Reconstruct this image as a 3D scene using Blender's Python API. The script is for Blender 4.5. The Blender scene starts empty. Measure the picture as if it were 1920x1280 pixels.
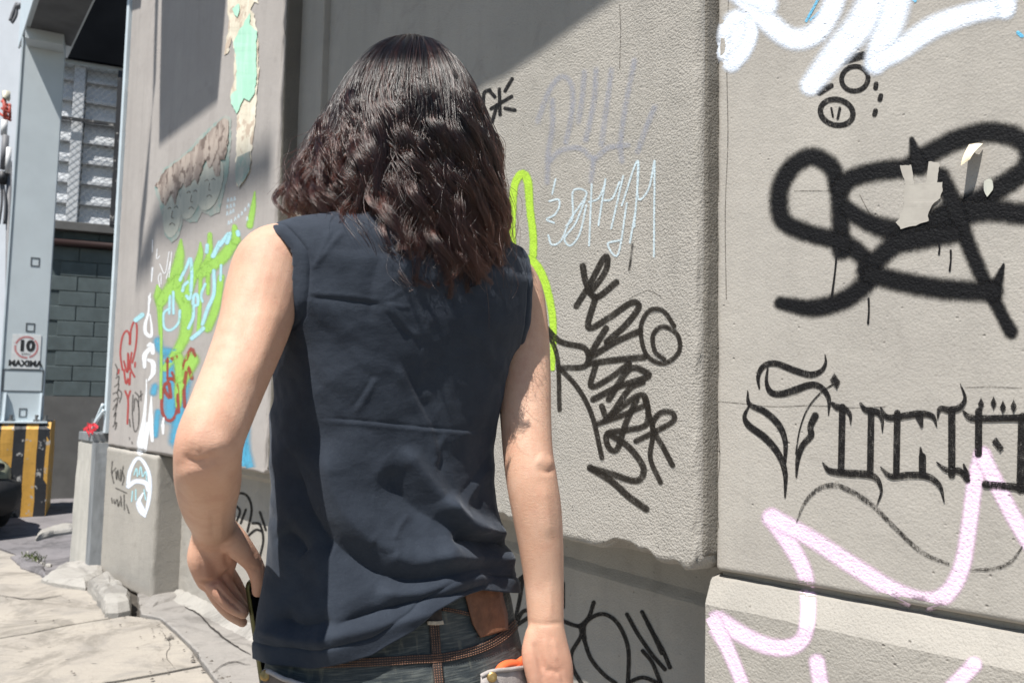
import bpy, bmesh, math, random
import numpy as np
from mathutils import Vector, Matrix, noise
from mathutils.bvhtree import BVHTree
from mathutils.geometry import tessellate_polygon
random.seed(7); rng = np.random.default_rng(11)
SC = bpy.context.scene
COL = SC.collection
rad = math.radians

# ------------------------------------------------------------------ camera
F = 1493.0; CX, CY = 960.0, 640.0            # focal length and centre in photograph pixels
CAM = np.array([0.0, 0.0, 1.28])
PITCH, ROLL = rad(4.0), rad(1.2)
fw = np.array([0, math.cos(PITCH), math.sin(PITCH)])
r0 = np.array([1.0, 0, 0]); u0 = np.array([0, -math.sin(PITCH), math.cos(PITCH)])
rt = math.cos(ROLL)*r0 + math.sin(ROLL)*u0
up = -math.sin(ROLL)*r0 + math.cos(ROLL)*u0
cd = bpy.data.cameras.new('camera'); cam = bpy.data.objects.new('camera', cd); COL.objects.link(cam)
cam.matrix_world = Matrix(((rt[0], up[0], -fw[0], CAM[0]), (rt[1], up[1], -fw[1], CAM[1]), (rt[2], up[2], -fw[2], CAM[2]), (0, 0, 0, 1)))
cd.sensor_width = 36.0; cd.lens = 36.0*F/1920.0; cd.clip_start = 0.02; cd.clip_end = 500
cd.dof.use_dof = True; cd.dof.focus_distance = 1.35; cd.dof.aperture_fstop = 8.0
SC.camera = cam
# ------------------------------------------------------------------ light
SUN = np.array([-0.56, -0.83, 0.0]); SUN /= np.linalg.norm(SUN)
ELEV = rad(62.0)
SDIR = np.array([SUN[0]*math.cos(ELEV), SUN[1]*math.cos(ELEV), math.sin(ELEV)])   # towards the sun
w = bpy.data.worlds.new('World'); SC.world = w; w.use_nodes = True
nt = w.node_tree; bg = nt.nodes['Background']
sky = nt.nodes.new('ShaderNodeTexSky'); sky.sky_type = 'NISHITA'; sky.sun_disc = False
sky.sun_elevation = ELEV; sky.sun_rotation = math.atan2(SDIR[0], SDIR[1]); sky.air_density = 1.4; sky.dust_density = 0.2; sky.ozone_density = 2.5
nt.links.new(sky.outputs[0], bg.inputs[0]); bg.inputs[1].default_value = 0.06
sl = bpy.data.lights.new('sun', 'SUN'); so = bpy.data.objects.new('sun', sl); COL.objects.link(so)
sl.energy = 4.6; sl.angle = rad(0.53); sl.color = (1.0, 0.965, 0.905)
so.rotation_euler = Vector(SDIR).to_track_quat('Z', 'Y').to_euler(); so.location = (-2, -2, 8)
SC.view_settings.view_transform = 'Standard'; SC.view_settings.look = 'None'
SC.view_settings.exposure = 0.78; SC.view_settings.gamma = 1.0; SC.view_settings.use_curve_mapping = False

SC.cycles.max_bounces = 6; SC.cycles.diffuse_bounces = 3; SC.cycles.glossy_bounces = 3; SC.cycles.transmission_bounces = 4; SC.cycles.transparent_max_bounces = 8
SC.cycles_curves.shape = 'RIBBONS'; SC.cycles.use_denoising = True; SC.cycles.adaptive_threshold = 0.012; SC.cycles.sample_clamp_indirect = 6.0

# ------------------------------------------------------------------ geometry helpers
def ray(px, py):
    d = fw + rt*((px-CX)/F) + up*(-(py-CY)/F)
    return d
def at_z(px, py, z):
    d = ray(px, py); t = (z-CAM[2])/d[2]; return CAM + d*t
def at_y(px, py, y):
    d = ray(px, py); return CAM + d*(y/d[1])
def proj(p):
    v = np.asarray(p, float)-CAM; zc = v@fw
    return np.array([CX+F*(v@rt)/zc, CY-F*(v@up)/zc])
class Frame:
    """vertical wall plane: x along the wall (towards the camera), y into the wall, z up"""
    def __init__(s, a, b):
        s.O = np.array([b[0], b[1], 0.0]); d = np.array([b[0]-a[0], b[1]-a[1], 0.0]); s.ex = d/np.linalg.norm(d)
        s.ey = np.array([-s.ex[1], s.ex[0], 0.0])
    def w(s, x, y, z): return s.O + s.ex*x + s.ey*y + np.array([0, 0, z])
    def hit(s, px, py, y=0.0):
        d = ray(px, py); o = s.O + s.ey*y; t = ((o-CAM)@s.ey)/(d@s.ey); p = CAM+d*t
        return p
    def x(s, px, py, y=0.0): return float((s.hit(px, py, y)-s.O)@s.ex)
    def xz(s, px, py, y=0.0):
        p = s.hit(px, py, y); return float((p-s.O)@s.ex), float(p[2])
ZB = 0.88
FM = Frame(at_z(924, 979, ZB), at_z(1289, 1069, ZB))
FL = Frame(at_z(208, 836, ZB), at_z(502, 889, ZB))
FR = Frame(at_z(1335, 1067, ZB), at_z(1920, 1173, ZB))

def origin_of(p):
    while p is not None:
        if '_o' in p: return np.array(p['_o'])
        p = p.parent
    return np.zeros(3)
def mesh_obj(name, verts, faces, m=None, parent=None, smooth=False, uv=None):
    me = bpy.data.meshes.new(name)
    v = np.asarray(verts, float).reshape(-1, 3)
    org = origin_of(parent)
    me.from_pydata((v-org).tolist(), [], [tuple(f) for f in faces])
    if uv is not None:
        l = me.uv_layers.new(name='UVMap'); vi = np.empty(len(me.loops), int); me.loops.foreach_get('vertex_index', vi)
        l.data.foreach_set('uv', np.asarray(uv, float)[vi].ravel())
    me.validate(); me.update()
    if smooth: me.polygons.foreach_set('use_smooth', [True]*len(me.polygons))
    o = bpy.data.objects.new(name, me); COL.objects.link(o)
    if m is not None: me.materials.append(m)
    if parent is not None: o.parent = parent
    return o
def part_of(o, parent):
    """parent an object whose mesh is in world coordinates"""
    org = Vector(origin_of(parent))
    if o.type == 'MESH': o.data.transform(Matrix.Translation(-org))
    o.parent = parent
    return o
def thing(name, loc, label, cat, group=None):
    o = bpy.data.objects.new(name, None); COL.objects.link(o); o.empty_display_size = 0.1
    o.location = tuple(float(c) for c in loc); o['_o'] = [float(c) for c in loc]
    o['label'] = label; o['category'] = cat
    if group: o['group'] = group
    return o
def tag(o, label=None, cat=None, group=None, kind=None):
    if label: o['label'] = label
    if cat: o['category'] = cat
    if group: o['group'] = group
    if kind: o['kind'] = kind
    return o
def catmull(P, n=8, closed=False):
    P = np.asarray(P, float); out = []; N = len(P)
    if N < 3 and not closed:
        return np.array([P[0]+(P[-1]-P[0])*t for t in np.linspace(0, 1, n+1)])
    rngI = range(N if closed else N-1)
    for i in rngI:
        if closed: a, b, c, d = P[(i-1) % N], P[i], P[(i+1) % N], P[(i+2) % N]
        else:
            b, c = P[i], P[i+1]; a = P[i-1] if i > 0 else 2*b-c; d = P[i+2] if i+2 < N else 2*c-b
        for t in np.linspace(0, 1, n, endpoint=False):
            out.append(0.5*((2*b)+(-a+c)*t+(2*a-5*b+4*c-d)*t*t+(-a+3*b-3*c+d)*t**3))
    if not closed: out.append(P[-1])
    return np.array(out)
def grid_faces(nu, nv, closed_u=False):
    f = []
    for j in range(nv-1):
        for i in range(nu if closed_u else nu-1):
            i2 = (i+1) % nu
            f.append((j*nu+i, j*nu+i2, (j+1)*nu+i2, (j+1)*nu+i))
    return f
def box_vf(x0, x1, y0, y1, z0, z1):
    v = [(x, y, z) for z in (z0, z1) for y in (y0, y1) for x in (x0, x1)]
    f = [(0, 2, 3, 1), (4, 5, 7, 6), (0, 1, 5, 4), (2, 6, 7, 3), (0, 4, 6, 2), (1, 3, 7, 5)]
    return v, f
def bevel_box(name, x0, x1, y0, y1, z0, z1, m, parent=None, bev=0.004, W=None, seg=2):
    bm = bmesh.new(); v, f = box_vf(x0, x1, y0, y1, z0, z1)
    bv = [bm.verts.new(c) for c in v]; [bm.faces.new([bv[i] for i in q]) for q in f]
    if bev: bmesh.ops.bevel(bm, geom=bm.edges[:], offset=bev, segments=seg, profile=0.5, affect='EDGES')
    bmesh.ops.recalc_face_normals(bm, faces=bm.faces[:])
    vs = [tuple(W(*p.co)) if W else tuple(p.co) for p in bm.verts]; bm.verts.index_update()
    fs = [[q.index for q in p.verts] for p in bm.faces]; bm.free()
    return mesh_obj(name, vs, fs, m, parent, smooth=False)
def cuts(a, b, r, step):
    e = [0, 0.25*r, 0.55*r, r, 1.5*r, 2.4*r]; L = b-a
    if L < 5.2*r: return list(np.linspace(a, b, max(3, int(L/(0.4*r))+1)))
    n = max(1, int(round((L-4.8*r)/step)))
    return [a+t for t in e]+list(np.linspace(a+2.4*r, b-2.4*r, n+1)[1:-1])+[b-t for t in reversed(e)]
def roughbox(name, fr, x0, x1, y0, y1, z0, z1, m, parent=None, r=0.012, edge=0.004, face=0.0008, step=0.03, seed=0, chip=None, fq=22.0):
    """cast concrete block with worn, uneven rounded arrises"""
    cxs, cys, czs = cuts(x0, x1, r, step), cuts(y0, y1, r, step), cuts(z0, z1, r, step)
    bm = bmesh.new(); vd = {}
    def V(i, j, k):
        key = (i, j, k)
        if key not in vd: vd[key] = bm.verts.new((cxs[i], cys[j], czs[k]))
        return vd[key]
    nx, ny, nz = len(cxs), len(cys), len(czs)
    for i in range(nx-1):
        for k in range(nz-1):
            bm.faces.new((V(i, 0, k), V(i+1, 0, k), V(i+1, 0, k+1), V(i, 0, k+1)))
            bm.faces.new((V(i, ny-1, k), V(i, ny-1, k+1), V(i+1, ny-1, k+1), V(i+1, ny-1, k)))
    for j in range(ny-1):
        for k in range(nz-1):
            bm.faces.new((V(0, j, k), V(0, j, k+1), V(0, j+1, k+1), V(0, j+1, k)))
            bm.faces.new((V(nx-1, j, k), V(nx-1, j+1, k), V(nx-1, j+1, k+1), V(nx-1, j, k+1)))
    for i in range(nx-1):
        for j in range(ny-1):
            bm.faces.new((V(i, j, 0), V(i, j+1, 0), V(i+1, j+1, 0), V(i+1, j, 0)))
            bm.faces.new((V(i, j, nz-1), V(i+1, j, nz-1), V(i+1, j+1, nz-1), V(i, j+1, nz-1)))
    lo = Vector((x0+r, y0+r, z0+r)); hi = Vector((x1-r, y1-r, z1-r)); off = Vector((seed*7.3, seed*3.1, seed*1.7))
    for v in bm.verts:
        p = v.co; c = Vector((min(max(p.x, lo.x), hi.x), min(max(p.y, lo.y), hi.y), min(max(p.z, lo.z), hi.z)))
        d = p-c; n_out = (abs(d.x) > 1e-6)+(abs(d.y) > 1e-6)+(abs(d.z) > 1e-6)
        if d.length > 1e-6:
            d.normalize(); q = c+d*r
        else: q = p.copy(); d = Vector((0, -1, 0))
        nn = noise.noise(q*fq+off)+0.5*noise.noise(q*fq*2.3+off)
        a = edge if n_out >= 2 else face
        q = q+d*(nn*a-(0.35*edge if n_out >= 2 else 0))
        if chip: q = chip(q, d)
        v.co = q
    vs = [tuple(fr.w(*v.co)) for v in bm.verts]; bm.verts.index_update()
    fs = [[q.index for q in f.verts] for f in bm.faces]; bm.free()
    return mesh_obj(name, vs, fs, m, parent, smooth=True)
def tube_vf(path, radii, n=12, cap=True, twist=None, ell=None):
    """tube along a path; ell = (ratio of second axis) list; returns verts, faces"""
    P = np.asarray(path, float); k = len(P); R = np.broadcast_to(np.asarray(radii, float), (k,))
    T = np.gradient(P, axis=0); T /= np.linalg.norm(T, axis=1)[:, None]+1e-12
    ref = np.array([0, 0, 1.0]) if abs(T[0][2]) < 0.9 else np.array([0, 1.0, 0])
    A = np.cross(T[0], ref); A /= np.linalg.norm(A); vs = []
    for i in range(k):
        A = A-T[i]*(A@T[i]); A /= np.linalg.norm(A); B = np.cross(T[i], A)
        for q in range(n):
            th = 2*math.pi*q/n
            e = 1.0 if ell is None else ell[i]
            vs.append(P[i]+A*math.cos(th)*R[i]+B*math.sin(th)*R[i]*e)
    f = grid_faces(n, k, True)
    f = [(a, d, c, b) for a, b, c, d in f]
    if cap:
        f.append(tuple(range(n))); f.append(tuple(reversed(range((k-1)*n, k*n))))
    return vs, f
def tube(name, path, radii, m, parent=None, n=12, smooth=True, ell=None):
    v, f = tube_vf(path, radii, n, True, None, ell); return mesh_obj(name, v, f, m, parent, smooth)
def prism_px(pts):  # area sign helper
    s = 0
    for i in range(len(pts)):
        a, b = pts[i], pts[(i+1) % len(pts)]; s += a[0]*b[1]-b[0]*a[1]
    return s
def slab_vf(poly, z0, z1, bev=0.006, jit=0.0):
    """flat slab from a ground polygon (x,y), with a small worn arris; returns verts, faces"""
    P = [np.array(p[:2], float) for p in poly]
    if prism_px(P) < 0: P = P[::-1]
    n = len(P); C = sum(P)/n; vs = []; fs = []
    ins = []
    for i in range(n):
        a, b, c = P[i-1], P[i], P[(i+1) % n]
        e1 = (b-a)/(np.linalg.norm(b-a)+1e-9); e2 = (c-b)/(np.linalg.norm(c-b)+1e-9)
        nn = np.array([-(e1[1]+e2[1]), e1[0]+e2[0]]); nn /= np.linalg.norm(nn)+1e-9
        ins.append(b+nn*bev)
    for p in P: vs.append((p[0], p[1], z0))
    for p in P: vs.append((p[0], p[1], z1-bev*0.7))
    for p in ins: vs.append((p[0], p[1], z1))
    for i in range(n):
        j = (i+1) % n
        fs.append((i, j, n+j, n+i)); fs.append((n+i, n+j, 2*n+j, 2*n+i))
    tri = tessellate_polygon([[Vector((p[0], p[1], 0)) for p in ins]])
    for t in tri:
        a, b, c = [np.array(ins[k]) for k in t]
        if (b[0]-a[0])*(c[1]-a[1])-(b[1]-a[1])*(c[0]-a[0]) < 0: t = (t[0], t[2], t[1])
        fs.append(tuple(2*n+k for k in t))
    return vs, fs

# ------------------------------------------------------------------ materials
def new_mat(name):
    m = bpy.data.materials.new(name); m.use_nodes = True; nt = m.node_tree
    b = nt.nodes['Principled BSDF']; return m, nt, b
def N(nt, t, **k):
    n = nt.nodes.new(t)
    for a, v in k.items():
        if a.startswith('i_'): n.inputs[a[2:].replace('_', ' ')].default_value = v
        else: setattr(n, a, v)
    return n
def noise_n(nt, vec, scale, detail=3, rough=0.55, dist=0.0):
    n = N(nt, 'ShaderNodeTexNoise'); n.inputs['Scale'].default_value = scale; n.inputs['Detail'].default_value = detail
    n.inputs['Roughness'].default_value = rough; n.inputs['Distortion'].default_value = dist
    nt.links.new(vec, n.inputs['Vector']); return n.outputs['Fac']
def ramp(nt, fac, stops, interp='LINEAR'):
    r = N(nt, 'ShaderNodeValToRGB'); r.color_ramp.interpolation = interp; e = r.color_ramp.elements
    while len(e) < len(stops): e.new(0.5)
    for q, (p, c) in zip(e, stops): q.position = p; q.color = (*c, 1) if len(c) == 3 else c
    nt.links.new(fac, r.inputs[0]); return r.outputs[0]
def mixc(nt, fac, a, b, mode='MIX'):
    n = N(nt, 'ShaderNodeMix'); n.data_type = 'RGBA'; n.blend_type = mode
    for s, v in ((n.inputs[0], fac), (n.inputs[6], a), (n.inputs[7], b)):
        if hasattr(v, 'type') and hasattr(v, 'is_linked'): nt.links.new(v, s)
        elif isinstance(v, (int, float)): s.default_value = v
        else: s.default_value = (*v, 1)
    return n.outputs[2]
def math_n(nt, op, a, b=None, clamp=False):
    n = N(nt, 'ShaderNodeMath'); n.operation = op; n.use_clamp = clamp
    for s, v in ((n.inputs[0], a), (n.inputs[1], b)):
        if v is None: continue
        if hasattr(v, 'is_linked'): nt.links.new(v, s)
        else: s.default_value = v
    return n.outputs[0]
def smooth_n(nt, v, a, b):
    n = N(nt, 'ShaderNodeMapRange'); n.interpolation_type = 'SMOOTHSTEP'
    nt.links.new(v, n.inputs[0]); n.inputs[1].default_value = a; n.inputs[2].default_value = b
    return n.outputs[0]
def pos(nt): return N(nt, 'ShaderNodeNewGeometry').outputs['Position']
def stretch(nt, vec, s):
    n = N(nt, 'ShaderNodeMapping'); n.inputs['Scale'].default_value = s; nt.links.new(vec, n.inputs[0]); return n.outputs[0]
def stucco_height(nt, p, coarse=1.0):
    """sandy render: rounded grains, fine sand, soft trowel waves and scattered pits"""
    g = N(nt, 'ShaderNodeTexVoronoi'); g.feature = 'F1'; g.inputs['Scale'].default_value = 175; g.inputs['Randomness'].default_value = 1.0
    nt.links.new(p, g.inputs['Vector'])
    b = noise_n(nt, p, 170, 3, 0.75); c = noise_n(nt, p, 11, 3, 0.6)
    v = N(nt, 'ShaderNodeTexVoronoi'); v.feature = 'F1'; v.inputs['Scale'].default_value = 38; nt.links.new(p, v.inputs['Vector'])
    pit = smooth_n(nt, v.outputs['Distance'], 0.0, 0.17)
    keep = smooth_n(nt, noise_n(nt, p, 17, 2), 0.50, 0.6)
    pit = math_n(nt, 'MULTIPLY', math_n(nt, 'SUBTRACT', 1.0, pit), keep)
    h = math_n(nt, 'ADD', math_n(nt, 'MULTIPLY', g.outputs['Distance'], -0.55*coarse), math_n(nt, 'MULTIPLY', b, 0.9*coarse))
    h = math_n(nt, 'ADD', h, math_n(nt, 'MULTIPLY', c, 1.6))
    return math_n(nt, 'SUBTRACT', h, math_n(nt, 'MULTIPLY', pit, 1.1)), pit
def bump_to(nt, b, h, strength, dist):
    n = N(nt, 'ShaderNodeBump'); n.inputs['Strength'].default_value = strength; n.inputs['Distance'].default_value = dist
    nt.links.new(h, n.inputs['Height']); nt.links.new(n.outputs[0], b.inputs['Normal'])
def stucco(name, col, col2, coarse=1.0, strength=0.75, streak=0.25, dirt=(0.16, 0.14, 0.12), dirt_amt=0.35):
    m, nt, b = new_mat(name); p = pos(nt)
    h, pit = stucco_height(nt, p, coarse)
    big = noise_n(nt, p, 2.2, 4, 0.6); st = noise_n(nt, stretch(nt, p, (14, 14, 0.9)), 1.0, 3, 0.6)
    mid = noise_n(nt, p, 26, 3, 0.65)
    c = mixc(nt, smooth_n(nt, big, 0.3, 0.7), col, col2)
    c = mixc(nt, math_n(nt, 'MULTIPLY', smooth_n(nt, st, 0.45, 0.75), streak), c, tuple(x*0.78 for x in col))
    c = mixc(nt, math_n(nt, 'MULTIPLY', smooth_n(nt, mid, 0.5, 0.8), 0.3), c, tuple(x*0.82 for x in col2))
    spk = noise_n(nt, p, 230, 2, 0.8); c = mixc(nt, math_n(nt, 'MULTIPLY', smooth_n(nt, spk, 0.56, 0.72), 0.45), c, tuple(x*0.62 for x in col)); c = mixc(nt, math_n(nt, 'MULTIPLY', smooth_n(nt, spk, 0.42, 0.30), 0.30), c, tuple(min(1, x*1.3) for x in col)); grm = noise_n(nt, p, 5.5, 6, 0.7, 0.8); c = mixc(nt, math_n(nt, 'MULTIPLY', smooth_n(nt, grm, 0.55, 0.72), 0.35), c, tuple(x*0.72 for x in col))
    c = mixc(nt, math_n(nt, 'MULTIPLY', pit, dirt_amt), c, dirt)
    nt.links.new(c, b.inputs['Base Color']); b.inputs['Roughness'].default_value = 0.92; b.inputs['Specular IOR Level'].default_value = 0.2
    bump_to(nt, b, h, strength, 0.0032); return m
def paint(name, col, soft=0.5, edge=0.25, dry=0.0, dens=1.0, streak=False, rough=0.7, coarse=1.0, col2=None, spec=0.12, patch=0.85):
    """spray paint or marker on the render: colour fades at the rim of the stroke and breaks up over the grain of the wall"""
    m, nt, b = new_mat(name); p = pos(nt)
    uv = N(nt, 'ShaderNodeUVMap').outputs[0]; ln = N(nt, 'ShaderNodeVectorMath'); ln.operation = 'LENGTH'; nt.links.new(uv, ln.inputs[0])
    fine = noise_n(nt, p, 420, 2, 0.6); med = noise_n(nt, p, 90, 3, 0.6)
    d = math_n(nt, 'ADD', ln.outputs['Value'], math_n(nt, 'MULTIPLY', math_n(nt, 'SUBTRACT', fine, 0.5), edge*1.6))
    d = math_n(nt, 'ADD', d, math_n(nt, 'MULTIPLY', math_n(nt, 'SUBTRACT', med, 0.5), edge))
    a = math_n(nt, 'SUBTRACT', 1.0, smooth_n(nt, d, max(0.0, 0.97-soft), 0.98))
    if dry > 0:
        src = math_n(nt, 'ADD', math_n(nt, 'MULTIPLY', fine, 0.6), math_n(nt, 'MULTIPLY', med, 0.4))
        cov = smooth_n(nt, src, 0.5-0.16*(1-dry)-0.12, 0.5+0.22*dry)
        a = math_n(nt, 'MULTIPLY', a, cov)
    pat = smooth_n(nt, noise_n(nt, p, 16, 4, 0.65), 0.22, 0.5); a = math_n(nt, 'MULTIPLY', a, math_n(nt, 'ADD', math_n(nt, 'MULTIPLY', pat, 1-patch), patch))
    a = math_n(nt, 'MULTIPLY', a, dens)
    c = mixc(nt, smooth_n(nt, med, 0.35, 0.75), col, col2 or tuple(x*0.86 for x in col))
    nt.links.new(c, b.inputs['Base Color']); b.inputs['Roughness'].default_value = rough; b.inputs['Specular IOR Level'].default_value = spec
    h, pit = stucco_height(nt, p, coarse); bump_to(nt, b, h, 0.6, 0.003)
    tr = N(nt, 'ShaderNodeBsdfTransparent'); mx = N(nt, 'ShaderNodeMixShader'); out = nt.nodes['Material Output']
    nt.links.new(a, mx.inputs[0]); nt.links.new(tr.outputs[0], mx.inputs[1]); nt.links.new(b.outputs[0], mx.inputs[2]); nt.links.new(mx.outputs[0], out.inputs[0])
    return m
def plain(name, col, rough=0.6, metal=0.0, var=0.15, scale=20, bump=0.0, bscale=200, spec=0.4, col2=None, st=None, sheen=0.0):
    m, nt, b = new_mat(name); p = pos(nt)
    v = stretch(nt, p, st) if st else p
    n = noise_n(nt, v, scale, 4, 0.6)
    c = mixc(nt, smooth_n(nt, n, 0.3, 0.72), col, col2 or tuple(max(0, x*(1-var)) for x in col))
    nt.links.new(c, b.inputs['Base Color']); b.inputs['Roughness'].default_value = rough; b.inputs['Metallic'].default_value = metal
    b.inputs['Specular IOR Level'].default_value = spec
    if sheen: b.inputs['Sheen Weight'].default_value = sheen; b.inputs['Sheen Roughness'].default_value = 0.5
    if bump:
        h = noise_n(nt, p, bscale, 3, 0.6); bump_to(nt, b, h, bump, 0.002)
    return m
M = {}
M['stucco'] = stucco('stucco', (0.345, 0.322, 0.292), (0.385, 0.36, 0.325), coarse=0.5, strength=0.6)
M['stucco_dark'] = stucco('stucco_dark_coarse', (0.175, 0.16, 0.138), (0.215, 0.198, 0.172), coarse=2.2, strength=1.0)  # darker, coarser stucco for the slab end covers
M['stucco_rough'] = stucco('stucco_rough', (0.335, 0.315, 0.283), (0.375, 0.35, 0.315), coarse=1.3, strength=0.85)
M['stucco_smooth'] = stucco('stucco_smooth', (0.345, 0.318, 0.30), (0.385, 0.357, 0.337), coarse=0.3, strength=0.5, streak=0.35)
M['plinth'] = stucco('plinth', (0.32, 0.30, 0.27), (0.36, 0.335, 0.30), coarse=0.7, strength=0.8)
def pavement(name, c1, c2, c3, stain=0.7, bump=0.5):
    m, nt, b = new_mat(name); p = pos(nt)
    a = noise_n(nt, p, 1.3, 6, 0.62); s = noise_n(nt, p, 5.0, 6, 0.7, 0.6); f = noise_n(nt, p, 170, 3, 0.7)
    g = noise_n(nt, stretch(nt, p, (3, 26, 1)), 1.6, 4, 0.6)
    c = mixc(nt, smooth_n(nt, a, 0.35, 0.65), c1, c2)
    c = mixc(nt, math_n(nt, 'MULTIPLY', smooth_n(nt, s, 0.46, 0.66), stain), c, c3)
    c = mixc(nt, math_n(nt, 'MULTIPLY', smooth_n(nt, g, 0.5, 0.75), 0.3), c, c3)
    c = mixc(nt, math_n(nt, 'MULTIPLY', smooth_n(nt, f, 0.55, 0.75), 0.4), c, tuple(x*0.7 for x in c1))
    gr = noise_n(nt, p, 2.6, 8, 0.72, 1.2); c = mixc(nt, math_n(nt, 'MULTIPLY', smooth_n(nt, gr, 0.48, 0.62), 0.85), c, tuple(x*0.56 for x in c1)); pk = noise_n(nt, p, 60, 5, 0.75); c = mixc(nt, math_n(nt, 'MULTIPLY', smooth_n(nt, pk, 0.58, 0.68), 0.5), c, tuple(x*0.5 for x in c1))
    v = N(nt, 'ShaderNodeTexVoronoi'); v.inputs['Scale'].default_value = 6.5; v.inputs['Randomness'].default_value = 1.0; nt.links.new(stretch(nt, p, (1, 1.8, 1)), v.inputs['Vector'])
    sp = math_n(nt, 'SUBTRACT', 1.0, smooth_n(nt, v.outputs['Distance'], 0.06, 0.10))
    c = mixc(nt, math_n(nt, 'MULTIPLY', sp, 0.65), c, (0.09, 0.08, 0.075))          # old gum and oil spots
    nt.links.new(c, b.inputs['Base Color']); b.inputs['Roughness'].default_value = 0.9; b.inputs['Specular IOR Level'].default_value = 0.25
    h = math_n(nt, 'ADD', math_n(nt, 'MULTIPLY', f, 0.5), noise_n(nt, p, 45, 4, 0.6)); bump_to(nt, b, h, bump, 0.006); return m
M['slab'] = pavement('sidewalk_concrete', (0.36, 0.325, 0.28), (0.31, 0.28, 0.245), (0.21, 0.195, 0.18), 0.55)
M['skirt'] = pavement('skirt_concrete', (0.28, 0.26, 0.24), (0.25, 0.235, 0.22), (0.18, 0.17, 0.16), 0.4)
M['lump'] = pavement('mortar', (0.36, 0.34, 0.315), (0.31, 0.295, 0.27), (0.22, 0.205, 0.19), 0.3, 0.8)
M['asphalt'] = pavement('asphalt', (0.17, 0.16, 0.165), (0.21, 0.195, 0.20), (0.12, 0.115, 0.12), 0.4, 0.7)
M['soil'] = plain('joint_soil', (0.07, 0.06, 0.05), 0.95, var=0.4, bump=0.6)
M['steel'] = plain('grey_painted_steel', (0.50, 0.55, 0.575), 0.5, var=0.08, scale=3, spec=0.4, bump=0.05, bscale=60)
M['steel_light'] = plain('pale_blue_steel', (0.55, 0.62, 0.66), 0.45, var=0.1, scale=8)
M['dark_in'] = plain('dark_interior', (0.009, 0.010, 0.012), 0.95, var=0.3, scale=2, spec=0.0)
M['block'] = plain('painted_block', (0.085, 0.11, 0.115), 0.75, var=0.25, scale=7, bump=0.4, bscale=120)
M['block_low'] = plain('bare_render', (0.12, 0.118, 0.115), 0.9, var=0.2, scale=5, bump=0.3)
M['louvre'] = plain('white_louvre', (0.60, 0.62, 0.645), 0.5, var=0.08, scale=3)
M['block_mortar'] = plain('painted_joint', (0.070, 0.091, 0.095), 0.85)
M['wire'] = plain('wire', (0.22, 0.23, 0.24), 0.7, 0.0)
M['yellow'] = plain('yellow_paint', (0.62, 0.33, 0.05), 0.6, var=0.25, scale=18, bump=0.15)
M['black'] = plain('black_paint', (0.022, 0.023, 0.026), 0.5, var=0.3, scale=15, bump=0.15)
M['bare'] = stucco('bare_concrete', (0.40, 0.385, 0.35), (0.46, 0.44, 0.40), 0.8, 0.6, streak=0.4)
M['zinc'] = plain('galvanised_steel', (0.30, 0.315, 0.33), 0.55, 0.35, var=0.35, scale=14, st=(1, 1, 0.2))
M['bolt'] = plain('bolt_steel', (0.22, 0.22, 0.22), 0.5, 0.7, var=0.4)
M['red_tape'] = plain('red_plastic', (0.75, 0.06, 0.08), 0.4)
M['far_wall'] = plain('pale_block_wall', (0.50, 0.53, 0.57), 0.8, var=0.08, scale=2, bump=0.2)

# ------------------------------------------------------------------ ground
gp = mesh_obj('ground', [(-120, -120, -0.03), (120, -120, -0.03), (120, 120, -0.03), (-120, 120, -0.03)], [(0, 1, 2, 3)], M['soil']); tag(gp, kind='structure')
def gpx(pts): return [tuple(at_z(x, y, 0.0)[:2]) if len(p) == 2 else p[:2] for p in pts for (x, y) in [p[:2]]]
def ragged(poly, amp=0.006, step=0.05, seed=1):
    out = []
    for i in range(len(poly)):
        a = np.array(poly[i]); b = np.array(poly[(i+1) % len(poly)]); L = np.linalg.norm(b-a)
        if L > 6: out.append(tuple(a)); continue
        k = max(1, int(L/step)); d = (b-a)/(L+1e-9); n = np.array([-d[1], d[0]])
        for t in range(k):
            p = a+(b-a)*t/k
            q = noise.noise(Vector((p[0]*9, p[1]*9, seed)))+0.6*noise.noise(Vector((p[0]*27, p[1]*27, seed)))
            out.append(tuple(p+n*q*amp))
    return out
road = thing('road', (0, 0, 0), 'grey asphalt driveway and street beyond the sidewalk', 'road'); del road['category']; del road['label']; tag(road, kind='structure')
v, f = slab_vf(ragged(gpx([(-900, 1250), (-300, 1058), (0, 1026), (28, 1036), (58, 1062), (82, 1090), (150, 1075), (240, 1068), (300, 1010)])+[tuple(FL.w(-2.2, 3, 0)[:2]), (-3, 30), (-60, 60), (-60, -4)], 0.012), -0.04, -0.002, 0.004)
mesh_obj('road_surface', v, f, M['asphalt'], road)
walk = thing('sidewalk', (0, 0, 0), 'x', 'x'); del walk['category']; del walk['label']; tag(walk, kind='structure')
slabA = gpx([(-300, 1226), (0, 1194), (60, 1184), (120, 1171), (200, 1158), (246, 1151), (215, 1125), (190, 1090), (150, 1074), (90, 1090), (60, 1064), (30, 1040), (0, 1030), (-300, 1062)])
slabB = gpx([(-300, 1230), (0, 1197.5), (60, 1187.5), (120, 1174.5), (200, 1161.5), (240, 1154.5), (262, 1157.5), (300, 1163), (330, 1190), (362, 1222), (377, 1246), (300, 1261), (200, 1278), (100, 1294), (-300, 1352)])
slabC = gpx([(-300, 1357), (100, 1299), (200, 1282), (300, 1265), (379, 1249.5), (401, 1276), (440, 1330), (560, 1480), (820, 1900)])+[tuple(FM.w(-0.2, -0.45, 0)[:2]), tuple(FR.w(0.9, -0.40, 0)[:2]), (1.5, -1.5), (-3.6, -1.5)]
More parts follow.
